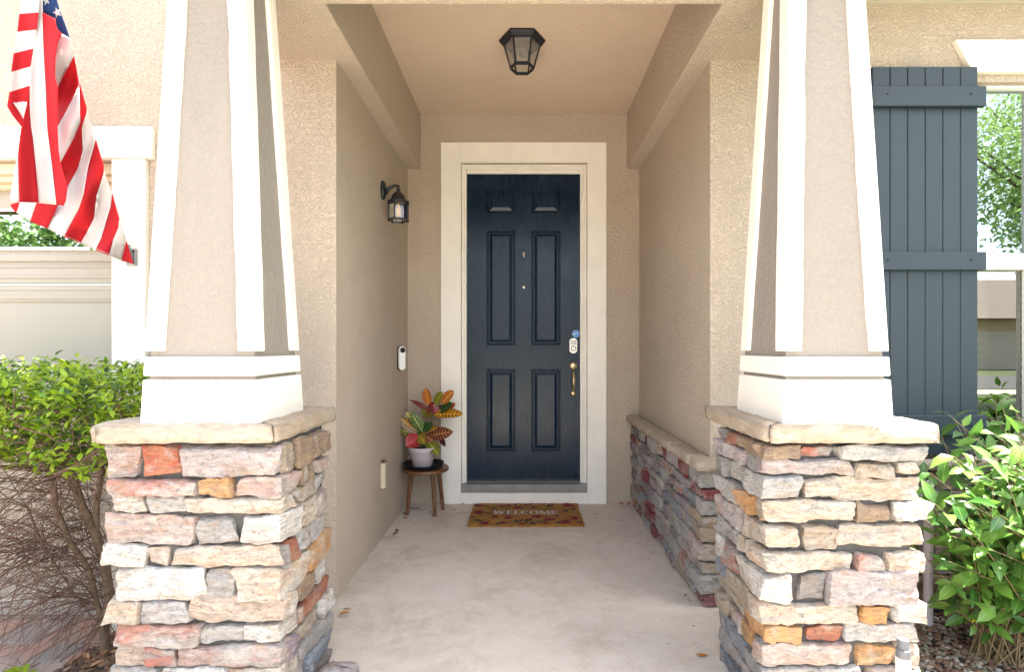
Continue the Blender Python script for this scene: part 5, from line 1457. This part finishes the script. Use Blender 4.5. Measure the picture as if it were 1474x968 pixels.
# leaves: clusters at tips
lv = []
for t in tips + [Vector((rh.uniform(-2.95, -1.45), rh.uniform(1.98, 2.45), 1.10 - .38 * rh.random() ** 1.5)) for _ in range(620)]:
    for c_ in range(rh.choice((1, 2, 2, 3))):
        dirv = Vector((rh.gauss(0, .5), rh.gauss(-.2, .5), rh.gauss(.75, .35))).normalized()
        base_ = t + Vector((rh.gauss(0, .03), rh.gauss(0, .03), rh.gauss(0, .025)))
        nl = rh.randint(4, 7); L_ = rh.uniform(.05, .09)
        for k in range(nl):
            f = k / nl; pos = base_ + dirv * L_ * f; ang = k * 2.4 + rh.uniform(-.4, .4)
            side_ = dirv.orthogonal().normalized(); side_ = Matrix.Rotation(ang, 3, dirv) @ side_
            x_ = (side_ + dirv * rh.uniform(.2, .9)).normalized()
            if pos.x > -1.43 and pos.z < 1.02: continue
            lv.append((pos, x_, Vector((rh.gauss(0, .4), rh.gauss(-.3, .3), 1)), rh.uniform(.026, .046)))
def leaf_parts(parent, lv, mats, stuffmats, keep, score, wfac, name='leaf'):
    lv.sort(key=score)
    near, rest = lv[:keep], lv[keep:]
    meshes = []
    for m_ in mats:
        for b_ in (.1, .35):
            vs, fs, uv = small_leaf(1.0, wfac, .3, b_); meshes.append(MB().add(vs, fs, uvs=uv).mesh('leaf', m_, smooth=True, recalc=False))
    for (pos, x_, n_, s_) in near:
        o = link(name, rh.choice(meshes), parent)
        o.matrix_basis = Matrix.Translation(pos - parent.location) @ orient(x_, n_) @ Matrix.Scale(s_, 4)
    mb = MB()
    vs, fs, uv = small_leaf(1.0, wfac, .3, .25)
    for (pos, x_, n_, s_) in rest:
        mb.add(vs, fs, rh.randrange(len(stuffmats)), Matrix.Translation(pos) @ orient(x_, n_) @ Matrix.Scale(s_, 4), uvs=uv)
    link('foliage', mb.mesh('foliage', stuffmats, smooth=True, recalc=False), parent, kind='stuff')
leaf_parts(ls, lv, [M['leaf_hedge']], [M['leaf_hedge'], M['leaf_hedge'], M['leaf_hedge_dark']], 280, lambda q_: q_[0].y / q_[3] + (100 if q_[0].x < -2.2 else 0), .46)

# ---- right glossy shrub
rs = random.Random(9)
rsh = thing('glossy_shrub', (2.15, 2.1, -.08), 'glossy green broadleaf shrub with yellow new growth right of the pillar', 'shrub')
lv2, lvy, smb = [], [], MB()
sbase = [Vector((rs.uniform(1.85, 3.0), rs.uniform(2.02, 2.36), -.08)) for _ in range(16)]
for k in range(540):
    a = rs.uniform(0, 2*pi); r_ = sqrt(rs.random())
    c = Vector((2.28, 2.10, .50)); rad3 = Vector((.80, .34, .52))
    dd = Vector((rs.gauss(0, 1), rs.gauss(-.15, 1), rs.gauss(.1, 1))).normalized() * rs.uniform(.45, 1.0)
    if rs.random() < .45: dd = Vector((rs.uniform(-1, 1), rs.uniform(-1, .6), rs.uniform(-.3, 1)))
    tip = c + Vector((dd.x * rad3.x, dd.y * rad3.y, dd.z * rad3.z))
    if tip.x < 1.62 and tip.z < .22: continue
    if tip.x < 1.50: tip.x = 1.50 + rs.uniform(0, .05)
    if tip.y > 2.42: tip.y = 2.42
    base_ = rs.choice(sbase) + Vector((rs.uniform(-.02, .02), rs.uniform(-.02, .02), 0))
    if tip.x < 1.66 and tip.z > .84: continue
    midp = base_.lerp(tip, .5) + Vector((0, 0, .10))
    pts = [(base_ * (1-t)**2 + midp * 2*t*(1-t) + tip * t*t) for t in [i/8 for i in range(9)]]
    smb.tube(pts, [.0034 - .00028 * i for i in range(9)], 5, caps=False)
    nl = rs.randint(7, 12)
    for j in range(nl):
        t = .42 + .58 * (j + 1) / nl
        pos = base_ * (1-t)**2 + midp * 2*t*(1-t) + tip * t*t
        tan_ = (tip - midp).normalized()
        side_ = Matrix.Rotation(j * 2.6 + rs.uniform(-.4, .4), 3, tan_) @ tan_.orthogonal().normalized()
        x_ = (side_ + tan_ * rs.uniform(.3, 1.0) + Vector((0, -.15, .05))).normalized()
        s_ = rs.uniform(.048, .100)
        n_ = Vector((rs.gauss(0, .35), rs.gauss(-.5, .3), 1))
        if VX + pos.x * F / pos.y < 1362 and PZ(800, pos.y) > pos.z: continue
        if j >= nl - 2 and rs.random() < .16: lvy.append((pos, x_, n_, s_ * .45))
        else: lv2.append((pos, x_, n_, s_))
link('stem', smb.mesh('stem', M['stem'], smooth=True, recalc=False), rsh)
def biggest(q_):
    pos = q_[0]; px_ = VX + pos.x * F / pos.y; py_ = VY - (pos.z - CZ) * F / pos.y
    return pos.y / q_[3] + (500 if px_ > 1480 or py_ > 975 else 0)
leaf_parts(rsh, lv2, [M['leaf_r']], [M['leaf_r_stuff']], 270, biggest, .50)
vs, fs, uv = small_leaf(1.0, .5, .3, .2); ym = MB().add(vs, fs, uvs=uv).mesh('new_leaf', M['leaf_y'], smooth=True, recalc=False)
for (pos, x_, n_, s_) in lvy[:28]:
    o = link('new_leaf', ym, rsh); o.matrix_basis = Matrix.Translation(pos - rsh.location) @ orient(x_, n_) @ Matrix.Scale(s_, 4)
# bare stems lower right
w = MB(); ra = random.Random(3)
for k in range(7):
    p0 = P(1474, 940, 2.15) + Vector((ra.uniform(-.03, .1), ra.uniform(-.05, .05), -.02)); p1 = P(1395 + ra.uniform(-10, 25), 850 + ra.uniform(0, 40), 2.1)
    w.tube([p0, p0.lerp(p1, .5) + Vector((0, 0, .02)), p1], [.004, .003, .0015], 5, caps=False)
link('stem', w.mesh('stem', M['stem'], smooth=True, recalc=False), rsh)

# ---- gravel bed right, mulch left
def bed(name, x0, x1, y0, y1, zf, count, smin, smax, mat, seed, flatness=.6, excl=None, base_mat=None):
    r = random.Random(seed); mb = MB()
    ico = [(0,0,-1),(.72,-.53,-.45),(-.28,-.85,-.45),(-.89,0,-.45),(-.28,.85,-.45),(.72,.53,-.45),(.28,-.85,.45),(-.72,-.53,.45),(-.72,.53,.45),(.28,.85,.45),(.89,0,.45),(0,0,1)]
    icf = [(0,1,2),(1,0,5),(0,2,3),(0,3,4),(0,4,5),(1,5,10),(2,1,6),(3,2,7),(4,3,8),(5,4,9),(1,10,6),(2,6,7),(3,7,8),(4,8,9),(5,9,10),(6,10,11),(7,6,11),(8,7,11),(9,8,11),(10,9,11)]
    for _ in range(count):
        x_, y_ = r.uniform(x0, x1), r.uniform(y0, y1)
        if excl and excl(x_, y_): continue
        s_ = r.uniform(smin, smax)
        Mx = Matrix.Translation((x_, y_, zf(x_, y_) + s_ * .15)) @ Matrix.Rotation(r.uniform(0, 6.3), 4, 'Z') @ Matrix.Rotation(r.uniform(-.5, .5), 4, 'X') @ Matrix.Diagonal((s_ * r.uniform(.8, 1.3), s_ * r.uniform(.5, .9), s_ * flatness * r.uniform(.6, 1.1), 1))
        mb.add([(a * r.uniform(.82, 1.15), b * r.uniform(.82, 1.15), c) for a, b, c in ico], icf, 0, Mx)
    # the soil sheet
    n = 14; vs = []
    for j in range(n + 1):
        for i in range(n + 1):
            a, b = x0 + (x1-x0)*i/n, y0 + (y1-y0)*j/n; vs.append((a, b, zf(a, b)))
    bs = MB().add(vs, [(j*(n+1)+i, j*(n+1)+i+1, (j+1)*(n+1)+i+1, (j+1)*(n+1)+i) for j in range(n) for i in range(n)])
    link(name + '_soil', bs.mesh(name + '_soil', M['soil'], recalc=False), kind='structure')
    link(name, mb.mesh(name, mat, smooth=False, recalc=False), kind='stuff')
bed('gravel_bed', 1.365, 3.4, 1.2, 2.53, lambda x_, y_: -.11 + .075 * max(0, min(1, (y_ - 1.3) / 1.1)), 11000, .008, .018, M['gravel'], 21)
bed('mulch_bed', -1.98, -1.405, 1.2, 2.56, lambda x_, y_: GZ + .002 + .03 * max(0, 1 - abs(x_ + 1.62) / .4), 1900, .008, .022, M['mulch'], 22, .35)
rg = random.Random(12)
leafpos = [(145,955),(150,962),(128,960),(120,966),(158,950),(108,955)]
for k, (a, b) in enumerate(leafpos):
    Y_ = (CZ - GZ) * F / (b - VY); p = P(a, b, Y_); p.z = GZ + .03
    lab_ = ['tan dry leaf on the mulch right under the left shrub trunk', 'tan dry leaf on the mulch nearest the left pillar base', 'tan dry leaf on the mulch between the trunk and the pavers', 'tan dry leaf at the edge of the mulch beside the pavers', 'tan dry leaf touching the left stone pillar base on the mulch', 'leftmost tan dry leaf on the mulch under the left shrub'][k]
    dry_leaf(p, .05, M['deadleaf2'], lab_, 'dry leaves on the mulch under the left shrub')
gw = thing('ground_weed', (PX(32, 2.15), 2.15, GZ), 'small lime green weed sprouting at the edge of the pavers', 'weed')
for k in range(9):
    vs, fs, uv = leaf_mesh(.06, .028, bend=.3, nu=5); o = link('leaf', MB().add(vs, fs, uvs=uv).mesh('leaf', M['leaf_hedge'], smooth=True, recalc=False), gw)
    o.matrix_basis = Matrix.Rotation(k * .7, 4, 'Z') @ Matrix.Translation((rg.uniform(0, .03), 0, .01 + .008 * k)) @ Matrix.Rotation(-rg.uniform(.1, .8), 4, 'Y')

# ------------------------------------------------------------------ the yard and street in front of the house (seen in the windows)
def tree(x, y, h, cr, label, leafmat, seed, n=5200, ls_=.16, trunk_r=.16, low=.35):
    r = random.Random(seed)
    t = thing('shade_tree', (x, y, GZ), label, 'tree', 'trees across the front yard')
    mb = MB(); base_ = Vector((x, y, GZ)); fork = base_ + Vector((0, 0, h * .33))
    mb.tube([base_, base_ + Vector((.03, 0, h * .15)), fork], [trunk_r * 1.3, trunk_r, trunk_r * .85], 10)
    cl_ = []
    for k in range(15 if n < 20000 else 34):
        a = r.uniform(0, 6.3); rr_ = cr * sqrt(r.uniform(.05, 1)) * .85
        tip = Vector((x + rr_ * cos(a), y + rr_ * sin(a), GZ + h * r.uniform(low, .95)))
        md = fork.lerp(tip, .5) + Vector((0, 0, .3))
        mb.tube([fork, md, tip], [trunk_r * .5, trunk_r * .28, .02], 6); cl_.append((tip, r.uniform(.45, .8) * cr * .5))
        cl_.append((md, cr * .3))
    link('trunk', mb.mesh('trunk', M['bark'], smooth=True, recalc=False), t)
    lm = MB(); vs, fs, uv = small_leaf(1.0, .6, .3, .2)
    for _ in range(n):
        c, rr_ = r.choice(cl_)
        d = Vector((r.gauss(0, 1), r.gauss(0, 1), r.gauss(0, .7))).normalized() * rr_ * r.uniform(.4, 1.15)
        s_ = r.uniform(.6, 1.3) * ls_
        lm.add(vs, fs, 0, Matrix.Translation(c + d) @ orient(Vector((r.gauss(0, 1), r.gauss(0, 1), r.gauss(-.3, .7))), Vector((r.gauss(0, .6), r.gauss(0, .6), 1))) @ Matrix.Scale(s_, 4), uvs=uv)
    link('crown', lm.mesh('crown', leafmat, smooth=True, recalc=False), t, kind='stuff')
tree(12.2, -5.6, 8.2, 3.5, 'light green oak in the front yard reflected in the right window', M['tree_leaf_light'], 1, 34000, .115, low=.30)
tree(-11.5, -6.5, 6.6, 3.0, 'dark green tree beyond the driveway reflected in the garage glass', M['tree_leaf'], 2, 6500, .17, low=.2)
tree(-17, -24.0, 9, 4.0, 'tree beside the neighbour house across the street', M['tree_leaf'], 4, 3500, .3)
nh = thing('neighbour_house', (24, -28, GZ), 'tan stucco house with brown roof across the street, mirrored in the window', 'house')
def np_(name, mb, mat): return link(name, mb.mesh(name, mat), nh)
np_('wall', MB().box(14, 38, -36, -27, GZ, 3.0), M['far_stucco'])
np_('roof', MB().prism([(-36.8, 2.95), (-26.2, 2.95), (-31.5, 5.9)], 'x', 13.3, 38.7), M['roof'])
np_('garage_door', MB().box(27, 32, -27.001, -26.93, GZ, 2.2), M['garage'])
for xx in (16, 19.5, 23): 
    f_ = np_('window', MB().box(xx, xx + 1.6, -27.001, -26.92, .9, 2.3), M['vinyl']); link('pane', MB().box(xx + .1, xx + 1.5, -26.925, -26.90, 1.0, 2.2).mesh('pane', M['pane_dark']), f_)
rn = random.Random(6)
for k, xx in enumerate((17.5, 24.6, 34.2)):
    t = thing('garden_shrub', (xx, -25.6, GZ), ['round dark green shrub left of the neighbour house windows', 'round dark green shrub beside the neighbour garage door', 'round dark green shrub at the far end of the neighbour house'][k], 'shrub', 'shrubs by the neighbour house')
    mb = MB(); v_, f_, u_ = small_leaf(1.0, .6, .3, .2)
    for _ in range(700):
        d = Vector((rn.gauss(0, 1), rn.gauss(0, 1), abs(rn.gauss(0, 1)))).normalized() * rn.uniform(.6, 1.0)
        mb.add(v_, f_, 0, Matrix.Translation((xx + d.x, -25.6 + d.y * .8, GZ + .1 + d.z * .95)) @ orient(d + Vector((rn.gauss(0, .5), rn.gauss(0, .5), 0)), Vector((rn.gauss(0, .5), rn.gauss(0, .5), 1))) @ Matrix.Scale(.16, 4), uvs=u_)
    link('crown', mb.mesh('crown', M['tree_leaf'], smooth=True, recalc=False), t, kind='stuff')
    link('trunk', MB().tube([(xx, -25.6, GZ - .05), (xx, -25.6, GZ + .7)], .05, 6).mesh('trunk', M['bark']), t)
nh2 = thing('neighbour_house', (-14, -30, GZ), 'pale house with grey roof across the street beyond the driveway', 'house')
link('wall', MB().box(-26, -6, -38, -28.5, GZ, 3.1).mesh('wall', M['white']), nh2)
link('roof', MB().prism([(-38.8, 3.05), (-27.7, 3.05), (-33.2, 6.0)], 'x', -26.7, -5.3).mesh('roof', M['roof']), nh2)
for xx in (-23, -18, -12): link('window', MB().box(xx, xx + 1.8, -28.501, -28.4, .9, 2.3).mesh('window', M['pane_dark']), nh2)
